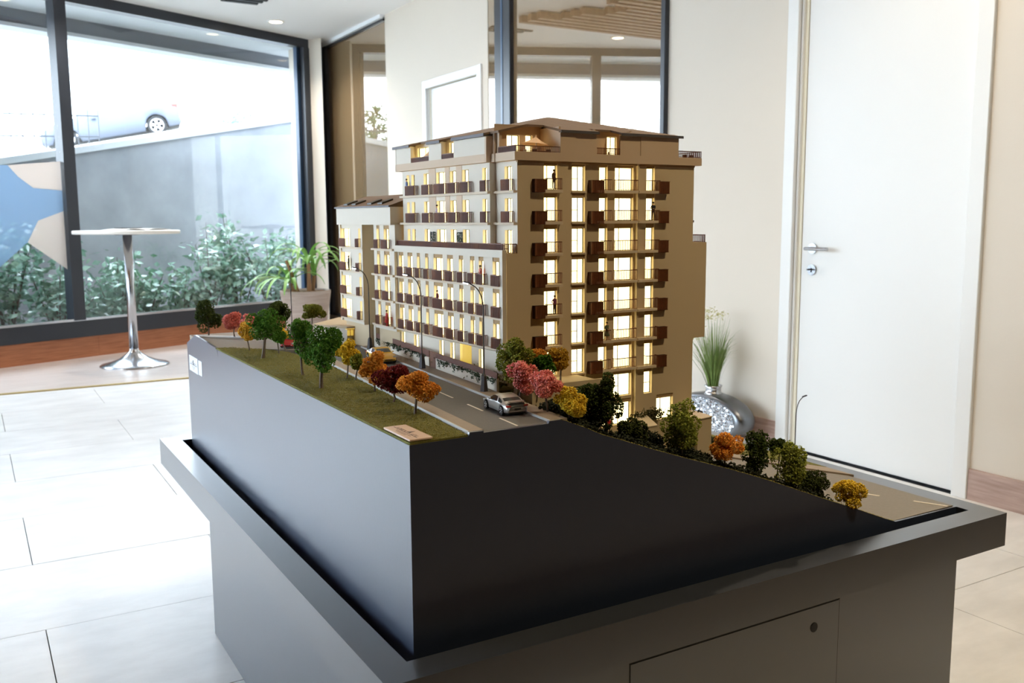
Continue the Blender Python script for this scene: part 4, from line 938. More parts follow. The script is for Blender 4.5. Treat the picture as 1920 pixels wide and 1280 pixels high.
# hipped roof with notches over the terraces
RX0, RX1, RY0, RY1 = XF - .004, .8885, .4065, .932
def roof_z(x, y):
    return min(ZE + (y - RY0) * .226, ZE - .004 + (x - RX0) * .232, ZE + (RX1 - x) * .30, ZE + (RY1 - y) * .226, 1.4105)
notch = [(RX0 - .01, .5690, RY0 - .01, .470), (.6635, .7215, RY0 - .01, .445), (RX0 - .01, .478, .6400, .6925), (RX0 - .01, .478, .7555, .8430), (RX0 - .01, .4625, RY0 - .01, .503)]
gx = sorted(set([RX0, RX1, .5690, .6635, .7215, .478, .4625] + list(np.linspace(RX0, RX1, 34)))); gy = sorted(set([RY0, RY1, .470, .445, .64, .6925, .7555, .843, .503] + list(np.linspace(RY0, RY1, 38))))
m = MB(); idx = {}
def rv(x, y, t):
    k = (round(x, 5), round(y, 5), t)
    if k not in idx: idx[k] = len(V); V.append(B(x, y, roof_z(x, y) + (.0045 if t else 0)))
    return idx[k]
V = []; F = []; solid = {}
for i in range(len(gx) - 1):
    for j in range(len(gy) - 1):
        cx, cy = (gx[i] + gx[i + 1]) / 2, (gy[j] + gy[j + 1]) / 2
        solid[i, j] = not any(a < cx < b and c < cy < d for a, b, c, d in notch)
for (i, j), ok in solid.items():
    if not ok: continue
    x0, x1, y0, y1 = gx[i], gx[i + 1], gy[j], gy[j + 1]
    F.append((rv(x0, y0, 1), rv(x1, y0, 1), rv(x1, y1, 1), rv(x0, y1, 1))); F.append((rv(x0, y1, 0), rv(x1, y1, 0), rv(x1, y0, 0), rv(x0, y0, 0)))
    for di, dj, e in ((-1, 0, ((x0, y1), (x0, y0))), (1, 0, ((x1, y0), (x1, y1))), (0, -1, ((x0, y0), (x1, y0))), (0, 1, ((x1, y1), (x0, y1)))):
        if not solid.get((i + di, j + dj), False): F.append((rv(*e[0], 0), rv(*e[1], 0), rv(*e[1], 1), rv(*e[0], 1)))
m.poly(V, F); m.build('roof', 'roof_brown', bld)
for a, b in ((.5690, .6635), (.7215, RX1)): part_box('eave', 'roof_edge', a, b, RY0 - .0015, RY0 + .001, ZE - .001, ZE + .0042)
for a, b in ((.503, .64), (.6925, .7555), (.843, RY1)): part_box('eave', 'roof_edge', RX0 - .0015, RX0 + .001, a, b, ZE - .0055, ZE + .0005)
# garden level: blocks and planters standing against the side facade
part_box('garden_block', 'facade_cream', .452, .618, .335, YB, .74, .858); part_box('garden_block', 'facade_cream', .448, .622, .333, .339, .852, .862)
# ------------------------------------------------------------------ garden wall, gate, planting
gw = thing('garden_wall', 'white model street wall topped with brown fence and hanging ivy', 'wall', (.41, .68, .854))  # a street wall; the fence only tops it
def wx(y): return .394 + .062 * (y - .367)
def gwall(y0, y1, d0, d1, z0, z1, name, mt):
    m = MB(); m.prism([(wx(y0) + d0, y0), (wx(y0) + d1, y0), (wx(y1) + d1, y1), (wx(y1) + d0, y1)], z0, z1); return m.build(name, mt, gw)
gwall(.367, .676, 0, .005, .845, .8775, 'wall_body', 'facade_white'); gwall(.716, 1.085, 0, .005, .845, .8745, 'wall_body', 'facade_white'); gwall(.676, .716, .002, .0045, .850, .8885, 'gate', 'screen_wood')
gwall(1.085, 1.10, -.001, .010, .845, .912, 'gate_post', 'facade_white')
m = MB()
y = .3675
while y < 1.084:
    if not (.676 < y < .716): m.box(wx(y) + .0012, wx(y) + .0028, y, y + .0021, .8762 if y < .7 else .873, .8893 + (.0006 if y > .7 else 0))
    y += .0027
m.box(0, 0, 0, 0, 0, 0); m.build('fence', 'rail_brown', gw, kind='stuff')
for z in (.8795, .8870):
    m = MB(); m.prism([(wx(.367) + .0026, .367), (wx(.367) + .0034, .367), (wx(1.084) + .0034, 1.084), (wx(1.084) + .0026, 1.084)], z, z + .001); m.build('fence_rail', 'rail_brown', gw)
rng = np.random.default_rng(21); P = []
y = .372
while y < 1.08:
    if not (.66 < y < .73):
        L = abs(rng.normal()) * .008 + .0025
        for _ in range(int(10 + L * 1500)):
            u = rng.random(); P.append((wx(y) - .0006 - .0016 * rng.random(), y + rng.normal() * .0022, .8775 - L * u))
    y += rng.random() * .011 + .002
P = np.array(P); V, F = leaf_cloud(rng, P, .0044); npmesh('ivy', V, F, 'ivy', gw, kind='stuff')
def tuft_cloud(name, label, pts, size, mt, n, spread, cat='planting', group=None, seed=0):
    rng = np.random.default_rng(seed); pts = np.array(pts); P = pts[rng.integers(0, len(pts), n)] + rng.normal(size=(n, 3)) * np.array(spread)
    V, F = grains(P, size, rng); o = npmesh(name, V, F, mt); o['kind'] = 'stuff'; o['label'] = label; o['category'] = cat
    if group: o['group'] = group
    return o
tuft_cloud('garden_planting', 'strip of low olive planting between street fence and model building', [(wx(y) + .022 + .008 * math.sin(y * 60), y, .860 + .009 * (math.sin(y * 47) > -.2)) for y in np.linspace(.38, 1.07, 120)], .0024, 'planting', 4200, (.006, .003, .004), seed=1)
gp = MB(); gp.prism([(wx(.37) + .005, .37), (.4385, .37), (.4385, .43), (.455, .43), (.43, 1.09), (wx(1.09) + .005, 1.09)], .846, .853); tb2 = gp.build('garden_bed', 'planting', tb)
def planter(label, ring, z0, z1, loc):
    t = thing('planter', label, 'planter', loc); m = MB(); m.prism(ring, z0, z1 - .002); m.build('box', 'facade_cream', t)
    cx = sum(p[0] for p in ring) / len(ring); cy = sum(p[1] for p in ring) / len(ring)
    m = MB(); m.prism([(cx + (x - cx) * 1.02, cy + (y - cy) * 1.02) for x, y in ring], z1 - .002, z1); m.build('cap', 'slab_cream', t); return t
planter('cream planter block in front of the side facade, between round bush and tall olive tree', [(.705, .303), (.745, .306), (.80, .419), (.770, .419)], .69, .7565, (.74, .36, .69))
planter('cream planter block at the far right corner of the model building', [(.893, .345), (.940, .352), (.965, .55), (.91, .55)], .64, .7445, (.92, .43, .64))
tuft_cloud('hedge_planting', 'low olive hedge behind the nearer cream planter', [(.745 + .09 * u, .385 + .02 * u, .750 + .010 * v) for u in np.linspace(0, 1, 20) for v in (0, 1)], .0028, 'planting_dark', 700, (.005, .007, .004), seed=2)
tuft_cloud('hedge_planting', 'low olive hedge on top of the far right planter', [(.925 + .05 * u, .44 + .14 * u, .748 + .006 * v) for u in np.linspace(0, 1, 20) for v in (0, 1)], .0030, 'planting_dark', 800, (.005, .007, .004), seed=3)
tuft_cloud('ivy_cascade', 'dark creeper hanging down the side of the far right planter', [(.946 + .004 * math.sin(9 * u), .40 + .04 * u, .742 - .075 * u) for u in np.linspace(0, 1, 26)], .0030, 'undergrowth_dark', 700, (.004, .006, .004), cat='creeper', seed=4)
pts = []
for x in np.linspace(.375, 1.04, 150):
    for y in (.106, .118, .15, .19, .24): 
        if .60 < x < .70 and y > .13: continue
        if y > .2 and .45 < x < .74: continue
        e = edge(x) - .004; k = min(1, max(0, (y - .115) / .12)); z = e * (1 - k) + min(e, low(x)) * k
        pts.append((x, y, z + .002))
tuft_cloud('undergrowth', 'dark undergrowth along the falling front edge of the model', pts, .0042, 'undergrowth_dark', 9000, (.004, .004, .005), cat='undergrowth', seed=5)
def clump(label, c, r, n, size, mt, seed, cat='bush'):
    rng = np.random.default_rng(seed); P = rng.normal(size=(n, 3)); P /= np.linalg.norm(P, axis=1)[:, None]; P *= (.55 + .45 * rng.random((n, 1))); P = np.array(c) + P * np.array(r)
    V, F = grains(P, size, rng); o = npmesh('bush', V, F, mt); return tag(o, label, cat)
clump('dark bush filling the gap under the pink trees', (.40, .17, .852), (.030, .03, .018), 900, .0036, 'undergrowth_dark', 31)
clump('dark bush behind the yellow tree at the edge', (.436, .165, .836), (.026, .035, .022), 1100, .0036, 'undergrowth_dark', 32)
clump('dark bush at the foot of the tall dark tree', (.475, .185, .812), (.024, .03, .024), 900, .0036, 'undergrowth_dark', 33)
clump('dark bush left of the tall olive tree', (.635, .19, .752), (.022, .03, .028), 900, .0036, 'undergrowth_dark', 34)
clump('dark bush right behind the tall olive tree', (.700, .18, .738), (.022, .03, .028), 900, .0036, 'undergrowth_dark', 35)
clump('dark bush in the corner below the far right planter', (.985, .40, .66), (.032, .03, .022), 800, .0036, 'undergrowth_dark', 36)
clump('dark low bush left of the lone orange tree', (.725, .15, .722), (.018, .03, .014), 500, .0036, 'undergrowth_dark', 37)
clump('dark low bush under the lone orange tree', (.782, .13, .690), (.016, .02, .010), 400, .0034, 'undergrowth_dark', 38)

# gatehouse
gh = thing('gatehouse', 'white model gatehouse with a flat roof over the driveway', 'building model', (.43, 1.23, .85))
m = MB(); m.prism([(.343, 1.315), (.402, 1.202), (.512, 1.190), (.530, 1.28), (.47, 1.45)], .893, .8985); m.build('flat_roof', 'facade_cream', gh)
m = MB(); m.prism([(.346, 1.312), (.404, 1.206), (.404, 1.212), (.350, 1.316)], .851, .893); m.build('wall_post', 'facade_white', gh)
m = MB(); m.prism([(.3985, 1.245), (.404, 1.215), (.425, 1.213), (.43, 1.25)], .85, .893); m.prism([(.37, 1.30), (.3985, 1.245), (.43, 1.25), (.45, 1.36), (.39, 1.38)], .85, .893); m.build('booth', 'facade_white', gh)
m = MB(); m.prism([(.404, 1.2128), (.425, 1.2105), (.425, 1.2135), (.404, 1.2155)], .8715, .8885); m.build('booth_window', 'entrance_lit', gh)
m = MB()
for a in (0, .5, 1): x = .404 + .0203 * a; m.box(x, x + .0008, 1.2098 - .0025 * a + .0015, 1.2128 - .0025 * a + .0015, .8715, .8885)
m.box(.404, .4255, 1.2098, 1.2118, .871, .872); m.box(.404, .4255, 1.2098, 1.2118, .888, .889); m.build('window_frame', 'bronze', gh)
m = MB(); m.prism([(.455, 1.155), (.462, 1.152), (.466, 1.162), (.459, 1.165)], .85, .8935); m.build('wall_post', 'facade_white', gh)
m = MB(); m.prism([(.40, 1.206), (.512, 1.188), (.513, 1.193), (.401, 1.212)], .8905, .893); m.build('light_strip', 'entrance_lit', gh)
m = MB(); m.prism([(.43, 1.30), (.53, 1.26), (.535, 1.27), (.433, 1.31)], .85, .872); m.build('back_wall', 'facade_cream', gh)
tuft_cloud('garden_planting', 'low planting on the wall behind the model gatehouse', [(.44 + .09 * u, 1.29 - .035 * u, .874) for u in np.linspace(0, 1, 30)], .0026, 'planting_dark', 500, (.003, .003, .003), seed=6)

# street lamps
def street_lamp(label, x, y, z, h, reach, dirn=(-1, .12), lit=True):
    t = thing('street_lamp', label, 'street lamp', (x, y, z), 'model street lamps')
    m = MB(); m.lathe([(.0085, 0), (.0082, .004), (.0052, .030), (.0022, .034)], (x, y, z), 6); m.build('base', 'lamp_post', t)
    d = Vector((dirn[0], dirn[1], 0)).normalized(); P = [(x, y, z + .03), (x, y, z + h * .74)]
    for k in range(1, 7):
        a = k / 6 * 1.15; P.append((x + d.x * reach * (1 - math.cos(a)) * 1.0, y + d.y * reach * (1 - math.cos(a)), z + h * .74 + h * .22 * math.sin(a)))
    e = Vector(P[-1]); g = e + d * reach * .45 + Vector((0, 0, h * .035)); P.append(tuple(g))
    m = MB(); m.tube(P, [.0013] * 2 + [.0011] * 7, 6); m.build('pole', 'lamp_post', t)
    m = MB(); m.bar(g - d * .002, g + d * .011 + Vector((0, 0, .003)), .0042, .0026); m.build('head', 'lamp_post', t)
    if lit:
        m = MB(); m.bar(g + d * .002 - Vector((0, 0, .0012)), g + d * .0115 + Vector((0, 0, .0006)), .0038, .0030); m.build('lens', 'lamp_glow', t)
street_lamp('tall grey model street lamp nearest to the silver car', .372, .378, .854, .216, .028)
street_lamp('tall grey model street lamp standing by the brown gate', .390, .698, .854, .216, .028)
street_lamp('tall grey model street lamp near the gatehouse, behind the yellow car', .398, 1.028, .854, .216, .028)
street_lamp('thin model street lamp at the far edge, before the plant pot', .330, 1.46, .846, .21, .020, (.3, 1), False)
street_lamp('thin model street lamp by the lower road, in front of the white door', 1.33, .46, .5285, .205, .020, (1, -.15), False)

# model cars
yaw_s = math.atan2(1, .075)
car('silver model sports coupe at the near end of the street', 'model car', (.322, .213, .8503), yaw_s, .0245, 'paint_silver', 'coupe', glass='car_glass')
car('yellow model coupe driving down the street past the fence', 'model car', (.362, .868, .8503), yaw_s + PI, .0262, 'paint_yellow', 'coupe', glass='car_glass_pale', wing=False)
car('black model car half hidden behind the burgundy tree', 'model car', (.274, .545, .8503), yaw_s + PI, .0235, 'paint_black', 'coupe', glass='car_glass', wing=False)
car('red model car at the far bend of the street, behind trees', 'model car', (.262, 1.245, .8503), yaw_s + 2.6, .0225, 'paint_red', 'coupe', wing=False)
car('silver model car on the lower road behind the black-green tree', 'model car', (1.135, .180, .5238), 1.9, .0235, 'paint_silver', 'coupe', wing=False)

# ------------------------------------------------------------------ figurines
mat('skin', (214, 164, 134), 0.7); mat('hair_dark', (48, 36, 30), 0.8); mat('cloth_dark', (44, 42, 50), 0.8); mat('cloth_brown', (84, 52, 40), 0.8); mat('cloth_maroon', (112, 40, 44), 0.8)
mat('cloth_lilac', (186, 176, 214), 0.8); mat('cloth_purple', (126, 62, 104), 0.8); mat('cloth_red', (200, 52, 50), 0.8); mat('cloth_pink', (228, 128, 116), 0.8); mat('cloth_green', (96, 104, 78), 0.8); mat('cloth_blue', (112, 128, 172), 0.8)
def skin_body(joints, edges, radii):
    me = bpy.data.meshes.new('tmp'); me.from_pydata(joints, edges, []); ob = bpy.data.objects.new('tmp', me); COL.objects.link(ob)
    ob.modifiers.new('s', 'SKIN'); ss = ob.modifiers.new('d', 'SUBSURF'); ss.levels = 1; ss.render_levels = 1
    for v, r in zip(me.skin_vertices[0].data, radii): v.radius = r
    me.skin_vertices[0].data[0].use_root = True
    dg = bpy.context.evaluated_depsgraph_get(); out = bpy.data.meshes.new_from_object(ob.evaluated_get(dg)); bpy.data.objects.remove(ob); bpy.data.meshes.remove(me); return out
def pose(kind):
    # 1.75 tall, facing -y; pelvis first
    J = [(0, 0, .95), (0, -.01, 1.15), (0, -.01, 1.38), (0, -.015, 1.50), (0, -.03, 1.56), (0, -.035, 1.66), (0, -.03, 1.74)]
    R = [(.15, .11), (.14, .10), (.17, .11), (.06, .06), (.055, .055), (.085, .10), (.06, .075)]; E = [(i, i + 1) for i in range(6)]
    def chain(root, pts, rad):
        p = root
        for q, r in zip(pts, rad): J.append(q); R.append((r, r)); E.append((p, len(J) - 1)); p = len(J) - 1
    for s in (-1, 1):
        chain(0, [(s * .10, 0, .86), (s * .11, -.02 if s > 0 else .01, .48), (s * .11, .02, .09), (s * .12, -.12, .035)], [.085, .06, .045, .035])
        if kind == 'arms': chain(2, [(s * .19, 0, 1.40), (s * .24, .03, 1.14), (s * .08, -.20, 1.12), (s * .02, -.22, 1.13)], [.055, .045, .036, .03])
        elif kind == 'hip': chain(2, [(s * .19, 0, 1.40), (s * .34, .06, 1.18), (s * .19, -.06, 1.0), (s * .16, -.08, .98)], [.055, .045, .036, .03])
        else: chain(2, [(s * .19, 0, 1.40), (s * .23, .02, 1.13), (s * .22, -.07, .88), (s * .215, -.09, .80)], [.055, .045, .036, .03])
    return skin_body(J, E, R)
BODY = {k: pose(k) for k in ('arms', 'hip', 'down')}
def dress_mesh(n=14):
    m = MB(); m.sm = True; m.lathe([(.30, .42), (.25, .62), (.19, .86), (.155, 1.02), (.17, 1.16)], (0, 0, 0), n, 1.0, .8); return m
HAIR = MB(); HAIR.sm = True; HAIR.lathe([(.001, 1.795), (.06, 1.785), (.098, 1.74), (.10, 1.68), (.092, 1.64)], (0, -.012, 0), 12, .9, 1.05)
def figurine(label, pos, h, yaw, kind, top, legs, dress=None, hair='hair_dark'):
    s = h / 1.78; t = thing('figurine', label, 'figurine', pos, 'tiny model residents'); t.rotation_euler = (0, 0, yaw)
    me = BODY[kind].copy(); me.materials.clear()
    for k in (top, legs, 'skin'): me.materials.append(MATS[k])
    n = len(me.polygons); co = [p.center for p in me.polygons]
    me.polygons.foreach_set('material_index', [2 if (c.z > 1.47 or (c.z < .86 and abs(c.x) > .17 and c.z > .7) or (kind == 'arms' and c.y < -.17 and c.z > 1.0) or (kind == 'hip' and abs(c.x) > .13 and .94 < c.z < 1.02 and c.y < -.05)) else (0 if c.z > .93 else 1) for c in co]); me.polygons.foreach_set('use_smooth', [True] * n)
    me.transform(Matrix.Scale(s, 4)); link('body', me, t)
    for b, mt, nm in ((HAIR, hair, 'hair'), (dress_mesh() if dress else None, dress, 'dress')):
        if b is None: continue
        me = bpy.data.meshes.new(nm); me.from_pydata([(x * s, y * s, z * s) for x, y, z in b.v], [], b.f); me.materials.append(MATS[mt]); me.polygons.foreach_set('use_smooth', [True] * len(me.polygons)); link(nm, me, t)
    return t
def onB(x, y, z): p = B(x, y, z); return p
HF = .040
figurine('figurine in dark brown suit on the top left balcony of the side facade', onB(.556, YB - .007, FL(1)), HF, .35, 'down', 'cloth_brown', 'cloth_dark')
figurine('figurine in dark suit on the right balcony, second row of side facade', onB(.8135, YB - .0065, FL(2)), HF, -.2, 'arms', 'cloth_dark', 'cloth_dark')
figurine('figurine in purple top, hands on hips, left balcony of the fifth row', onB(.558, YB - .007, FL(5)), HF, .3, 'hip', 'cloth_purple', 'cloth_dark')
figurine('figurine in green dress on a narrow balcony of the side facade', onB(.694, YB - .0035, FL(6)), HF, .2, 'arms', 'cloth_green', 'skin', 'cloth_green')
figurine('figurine in grey-blue top at the far top window above the street', onB(MX - .0055, .873, FL(1) + Z0), HF, -PI / 2, 'down', 'cloth_blue', 'cloth_dark')
figurine('figurine in lilac shirt behind a balcony of the upper street face', onB(MX - .0055, .722, FL(2) + Z0), HF, -PI / 2 - .5, 'arms', 'cloth_lilac', 'cloth_dark')
figurine('figurine in dark clothes at a left wing window', onB(LX - .005, 1.192, FL(4) + Z0), HF, -PI / 2, 'down', 'cloth_dark', 'cloth_dark')
figurine('figurine in long red dress beside a left wing balcony', onB(LX - .0125, .943, FL(6) + Z0), HF, -PI / 2, 'down', 'cloth_red', 'cloth_red', 'cloth_red')
figurine('figurine in maroon top at the wide middle window of the front wing', onB(.4415, .700, FL(5) + Z0), HF, -PI / 2, 'down', 'cloth_maroon', 'cloth_dark')
figurine('figurine in pink top leaning on a top row balcony of the front wing', onB(.4405, .508, FL(4) + Z0), HF, -PI / 2, 'arms', 'cloth_pink', 'cloth_dark')
figurine('figurine in pale pink top in the garden near the gatehouse', (.455, 1.12, .853), HF, -PI / 2, 'down', 'cloth_pink', 'cloth_dark', None, 'skin')
figurine('figurine in red on the low terrace behind the tall dark tree', (.668, .372, .733), HF * .9, -.2, 'arms', 'cloth_red', 'cloth_dark')

# terrace furniture of the model
def umbrella(label, x, y, z, h, r, tilt):
    t = thing('parasol', label, 'parasol', (x, y, z)); m = MB(); m.tube([(x, y, z), (x, y, z + h)], .0011, 6); m.build('pole', 'furniture_white', t)
    m = MB(); m.lathe([(.008, 0), (.008, .002), (.001, .003)], (x, y, z), 10); m.build('foot', 'furniture_white', t)
    m = MB(); ap = Vector((x, y, z + h + .006)); ring = []
    Rm = Matrix.Rotation(tilt, 3, 'Y')
    for k in range(8): a = 2 * PI * k / 8 + .4; ring.append(Vector((x, y, z + h)) + Rm @ Vector((r * math.cos(a), r * math.sin(a), -.010)))
    mid = [(p * .5 + ap * .5) + Vector((0, 0, -.0012)) for p in ring]; V = [ap] + mid + ring
    m.poly(V, [(0, 1 + k, 1 + (k + 1) % 8) for k in range(8)] + [(1 + k, 9 + k, 9 + (k + 1) % 8, 1 + (k + 1) % 8) for k in range(8)]); m.build('canopy', 'umbrella_cloth', t)
    m = MB(); m.tube([ap - Vector((0, 0, .002)), ap + Vector((0, 0, .004))], [.0022, .0014], 8); m.build('finial', 'umbrella_cloth', t)
umbrella('open peach parasol on the corner roof terrace of the model', *B(.540, .452, ZP0 + .004), .040, .030, .12)
umbrella('peach parasol in the left roof loggia on the street side', *B(.474, .785, ZP0 + .004), .036, .018, -.1)
def tchair(label, x, y, z, yaw, mt='furniture_dark', s=1.0):
    t = thing('terrace_chair', label, 'chair', (x, y, z), 'tiny terrace chairs'); c, n = math.cos(yaw), math.sin(yaw)
    q = lambda a, b, h: (x + (a * c - b * n) * s, y + (a * n + b * c) * s, z + h * s)
    m = MB(); m.box(-.005, .005, -.005, .005, .0085, .0100, q); m.build('seat', mt, t)
    m = MB(); m.box(-.005, .005, .004, .0052, .010, .020, q); m.build('backrest', mt, t)
    for a in (-.0045, .0037):
        for b in (-.0045, .0040): m = MB(); m.box(a, a + .0009, b, b + .0009, 0, .0086, q); m.build('leg', mt, t)
def ttable(label, x, y, z, mt='furniture_dark', r=.009):
    t = thing('terrace_table', label, 'table', (x, y, z)); m = MB(); m.lathe([(.001, .0145), (r, .0145), (r, .016), (.001, .016)], (x, y, z), 16); m.build('tabletop', mt, t)
    m = MB(); m.lathe([(.004, 0), (.004, .001), (.0008, .002), (.0008, .0145)], (x, y, z), 10); m.build('pedestal', mt, t)
for i, (x, y, yaw, mt, lab) in enumerate([(.508, .437, .4, 'furniture_white', 'white terrace chair left of the corner parasol'), (.523, .430, -.3, 'furniture_dark', 'dark terrace chair left of the corner parasol pole'), (.560, .435, 2.2, 'furniture_dark', 'dark terrace chair right of the corner parasol pole')]):
    tchair(lab, *B(x, y, ZP0 + .004), yaw, mt)
ttable('small dark table under the corner parasol', *B(.540, .432, ZP0 + .004))
for x, yaw, lab in ((.895, .5, 'first dark chair on the end roof terrace, by the penthouse wall'), (.912, 2.6, 'second dark chair on the end roof terrace, in the middle'), (.930, -1.0, 'third dark chair on the end roof terrace, at the outer corner')): tchair(lab, *B(x, .428, ZP0 + .004), yaw)
tchair('reddish chair in the middle roof loggia of the side facade', *B(.713, .432, ZP0 + .004), 1.2, 'screen_wood')
for y, yaw, lab in ((.436, 1.0, 'brown chair at the near corner of the long terrace'), (.468, -.6, 'brown chair on the long terrace beside the corner window')): tchair(lab, *B(.459, y, 1.1166), yaw, 'screen_wood')
ttable('small brown table on the long terrace corner', *B(.4585, .452, 1.1166), 'screen_wood', .006)
for y, lab in ((.7375, 'dark green trellis planter on the long terrace, farther one'), (.615, 'dark green trellis planter on the long terrace, nearer one')):
    p = B(.4525, y, 1.1166); t = thing('trellis', lab, 'trellis', p); m = MB()
    for k in range(5): a = -.0125 + .00625 * k; m.box(p[0] - .0006, p[0] + .0006, p[1] + a - .0006, p[1] + a + .0006, p[2], p[2] + .041)
    for k in range(7): z = p[2] + .002 + .0062 * k; m.box(p[0] - .0006, p[0] + .0006, p[1] - .0125, p[1] + .0125, z, z + .0011)
    m.build('lattice', 'gasket', t)
    rng = np.random.default_rng(int(y * 1000)); P = np.array(p) + np.column_stack([rng.normal(size=260) * .0012, rng.uniform(-.013, .013, 260), .041 * rng.random(260)]); V, F = grains(P, .0016, rng); npmesh('creeper', V, F, 'ivy', t, kind='stuff')

# ------------------------------------------------------------------ plaque and stickers
pl = thing('plaque', 'beige plaque with dark emblem and line, lying on the near lawn corner', 'plaque', (.13, .16, .853))
m = MB(); m.bbox(.0825, .1212, .087, .188, .8512, .8545, .0006); m.build('plate', 'plaque', pl)
def ink(mb, x0, x1, y0, y1, z=.8545): mb.box(x0, x1, y0, y1, z - .0003, z + .0002)
m = MB(); ink(m, .0968, .0980, .093, .181); m.build('line', 'ink', pl)
m = MB(); m.prism([(.1005, .126), (.1005, .138), (.113, .1335), (.106, .1305)], .8543, .8547); m.build('emblem', 'ink', pl)
m = MB(); rr = random.Random(4)
for k in range(11):
    y = .172 - .0066 * k
    if .122 < y < .142: continue
    h = .0040 + .0014 * rr.random(); ink(m, .0992, .0992 + h, y - .0003, y + .0003); ink(m, .0992 + (h - .0006 if k % 2 else 0), .0998 + (h - .0006 if k % 2 else 0), y - .0042, y); 
    if k % 3: ink(m, .0992, .0992 + h, y - .0042, y - .0037)
m.build('script_strokes', 'ink', pl)
m = MB()
for r, x in enumerate((.0925, .0890)):
    y = .160 - .006 * r
    while y > .108 + .01 * r: L = .0012 + .003 * rr.random(); ink(m, x, x + .0009, y - L, y); y -= L + .0012
m.build('small_print', 'ink', pl)
XS = BX0 - .0007
st = thing('sticker', 'white printed sticker on the block side, with a dark line and emblem', 'sticker', (XS, 1.623, .766))
m = MB(); m.box(XS, BX0 + .0002, 1.566, 1.680, .743, .789); m.build('card', 'sticker', st)
m = MB(); m.box(XS - .0003, XS, 1.578, 1.668, .7638, .7652); m.box(XS - .0003, XS, 1.621, 1.629, .765, .778); m.box(XS - .0003, XS, 1.617, 1.621, .765, .770); m.build('emblem', 'ink_grey', st)
m = MB()
for k, z in enumerate((.7585, .7545, .7505)): m.box(XS - .0002, XS, 1.60 + .008 * k, 1.648 - .006 * k, z, z + .0009)
for k in range(8): y = 1.584 + .010 * k; m.box(XS - .0002, XS, y, y + .004, .7672, .7672 + .002 + .002 * (k % 3))
m.build('small_print', 'paper_grey', st)
st2 = MB(); st2.box(XS, BX0 + .0002, 1.511, 1.558, .745, .788); tag(st2.build('sticker', 'sticker'), 'narrow blank white sticker on the block side, beside the printed one', 'sticker')

# ------------------------------------------------------------------ model trees
def tree(kind, label, x, y, z, ox, oy, cz, rx, rz, seed, big=False, cat='model tree', n=None, size=.0026):
    rng = np.random.default_rng(seed); t = thing('model_tree', label, cat, (x, y, z))
    rx *= 1.12; rz *= 1.07; base = np.array([x, y, z]); cen = base + np.array([ox, oy, cz]); R = np.array([rx, rx, rz])
    airy = kind in ('pink', 'orange', 'yellow', 'gold', 'yellow_orange', 'burgundy')
    nl = 9 if airy else 13
    th = rng.random(nl) * 2 * PI; ph = np.arccos(rng.uniform(-.85, 1, nl)); L = np.stack([np.sin(ph) * np.cos(th), np.sin(ph) * np.sin(th), np.cos(ph)], 1) * rng.uniform(.52, .80, (nl, 1))
    L = np.vstack([L, [[0, 0, .1], [0, 0, .5], [0, 0, -.25]]]); lr = np.concatenate([rng.uniform(.27, .42, nl), [.46, .40, .42]])
    # trunk and boughs
    m = MB(); tr = max(.0016, rx * (.085 if big else .055)); fork = cen + np.array([0, 0, -rz * .55]); fork[2] = max(fork[2], z + cz * .3)
    m.tube([base - np.array([0, 0, .003]), base * .6 + fork * .4 + rng.normal(size=3) * rx * .03, fork], [tr * 1.25, tr, tr * .85], 7); m.build('trunk', 'trunk', t)
    m = MB()
    for l in L[:nl][:8 if big else 5]:
        tip = cen + l * R * 1.0; midp = fork * .5 + tip * .5 + np.array([0, 0, -rz * .10]); m.tube([fork - np.array([0, 0, tr]), midp, tip], [tr * .6, tr * .4, tr * .15], 5)
    m.build('boughs', 'trunk', t)
    n = n or int(1900 + 40000 * rx)
    w = lr ** 2.2; k = rng.choice(len(L), n, p=w / w.sum()); D = rng.normal(size=(n, 3)); D /= np.linalg.norm(D, axis=1)[:, None]; rad = (rng.random((n, 1)) ** .33) * (.35 if airy else .3) + (.68 if airy else .72)
    Pn = L[k] + D * lr[k][:, None] * rad
    # keep inside the crown's outline, flatten the underside a little
    rr_ = np.linalg.norm(Pn, axis=1); Pn /= np.maximum(1, rr_ / (1.06 + .10 * rng.random(n)))[:, None]
    V, F = grains(cen + Pn * R, size * (1.0 if airy else 1.1), rng); npmesh('crown', V, F, 'crown_' + kind, t, kind='stuff'); return t
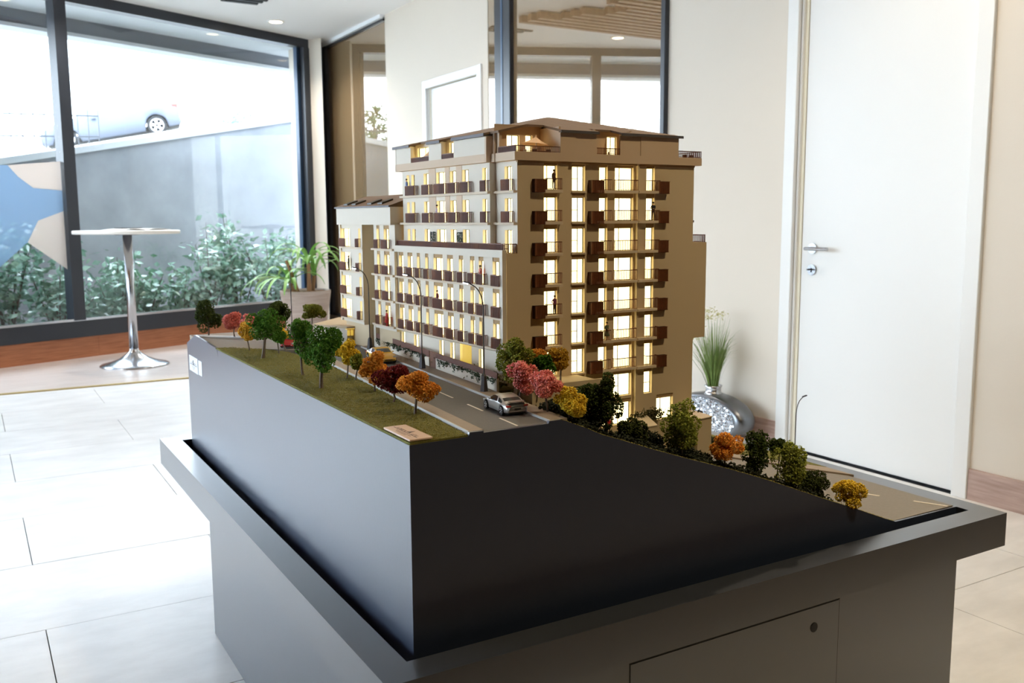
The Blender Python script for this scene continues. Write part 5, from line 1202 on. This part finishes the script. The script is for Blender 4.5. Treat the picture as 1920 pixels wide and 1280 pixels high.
TREES = [
 ('dark', 'dark green tree at the far left corner of the model', .120, 1.589, .851, .003, -.001, .060, .036, .047, 0),
 ('pink', 'far pink tree beside the dark corner tree, farther left of two', .179, 1.522, .851, 0, 0, .047, .030, .026, 0),
 ('pink', 'far pink tree half hidden behind the big green tree', .209, 1.473, .851, .003, -.002, .045, .026, .023, 0),
 ('yellow_orange', 'yellow-orange tree left behind the big forked green tree', .144, 1.229, .851, -.005, .003, .047, .019, .026, 0),
 ('green', 'big green tree with a pale forked trunk at the far lawn end', .137, 1.078, .851, .006, -.003, .077, .042, .043, 1),
 ('dark', 'dark green tree in front of the plant pot, behind the forked tree', .261, 1.356, .851, .001, 0, .080, .029, .029, 0),
 ('green', 'small green tree in front of the far yellow tree', .195, 1.138, .851, -.003, .002, .040, .019, .018, 0),
 ('yellow', 'small yellow tree just behind a small green tree, far lawn end', .227, 1.187, .851, -.010, .006, .041, .020, .020, 0),
 ('green', 'slim green tree behind the front big green tree on the lawn', .140, .776, .851, -.003, .002, .076, .028, .046, 1),
 ('green', 'big green tree nearest on the lawn, with a dark trunk', .122, .604, .851, .003, -.002, .077, .040, .049, 1),
 ('olive', 'olive green tree rising behind the gatehouse roof', .411, 1.522, .846, .001, -.001, .066, .036, .023, 0),
 ('yellow', 'yellow tree on the lawn edge, right of the big green tree', .207, .685, .851, .003, -.002, .049, .024, .029, 0),
 ('olive', 'small olive tree touching the yellow lawn tree, by the yellow car', .215, .655, .851, .004, -.004, .036, .017, .018, 0),
 ('orange', 'orange tree on the lawn between yellow tree and burgundy tree', .200, .513, .851, .004, -.002, .044, .029, .029, 0),
 ('burgundy', 'burgundy red tree between two orange trees on the lawn', .188, .393, .851, 0, 0, .037, .032, .029, 0),
 ('orange', 'orange tree nearest on the lawn, by the plaque end', .178, .276, .851, .003, -.002, .047, .035, .026, 0),
 ('light', 'light green tree at the near end of the garden wall', .426, .352, .848, .002, -.001, .066, .035, .046, 1),
 ('pink', 'pink tree behind the silver car, left of the two near ones', .362, .232, .853, .004, -.002, .050, .027, .031, 0),
 ('pink', 'pink tree at the near street end, right of the two', .372, .150, .846, -.004, .002, .053, .031, .028, 0),
 ('yellow', 'yellow tree at the top of the falling edge, near the silver car', .391, .110, .836, -.001, .001, .041, .030, .025, 0),
 ('dark', 'dark tree close left beside the tall dark tree at the edge', .450, .150, .814, .006, -.004, .042, .023, .041, 0),
 ('dark', 'tall dark tree with open trunk before the lit lower windows', .475, .120, .803, 0, 0, .061, .024, .046, 1),
 ('bush', 'round dark bush-like tree before the nearer cream planter', .556, .150, .764, 0, 0, .030, .027, .029, 0),
 ('light', 'tall olive green tree before the low right window', .654, .120, .738, -.004, .003, .062, .034, .047, 0),
 ('orange', 'lone orange tree halfway down the falling edge', .749, .110, .700, .001, 0, .050, .032, .028, 0),
 ('dark', 'dark green tree right of the lone orange tree on the edge', .877, .140, .648, -.007, .004, .058, .030, .051, 0),
 ('light', 'light green tree right of the dark one on the lower edge', .956, .120, .622, -.010, .006, .059, .035, .050, 0),
 ('dark', 'small dark tree top between dark and light lower trees', 1.045, .26, .520, .004, -.010, .160, .019, .020, 0),
 ('bush', 'wide black-green tree left of the last yellow tree', 1.020, .130, .598, .004, .003, .030, .038, .029, 0),
 ('yellow', 'yellow tree with leaning trunk, last on the falling edge', 1.093, .100, .571, .003, -.002, .037, .034, .027, 0),
 ('orange', 'orange tree behind the near pink trees, on the garden block', .479, .365, .860, .001, -.001, .050, .025, .020, 0),
 ('green', 'small green tree between pink trees and the golden tree', .470, .325, .850, .001, -.001, .050, .022, .023, 0),
 ('gold', 'golden brown tree on the garden block before the side facade', .541, .365, .860, .001, -.001, .043, .029, .025, 0),
 ('orange', 'small orange shrub-like tree low behind the light green lower tree', .935, .170, .600, 0, 0, .030, .016, .014, 0),
]
for i, (k, lab, x, y, z, ox, oy, cz, rx, rz, big) in enumerate(TREES): tree(k, lab, x, y, z, ox, oy, cz, rx, rz, 200 + i, bool(big))
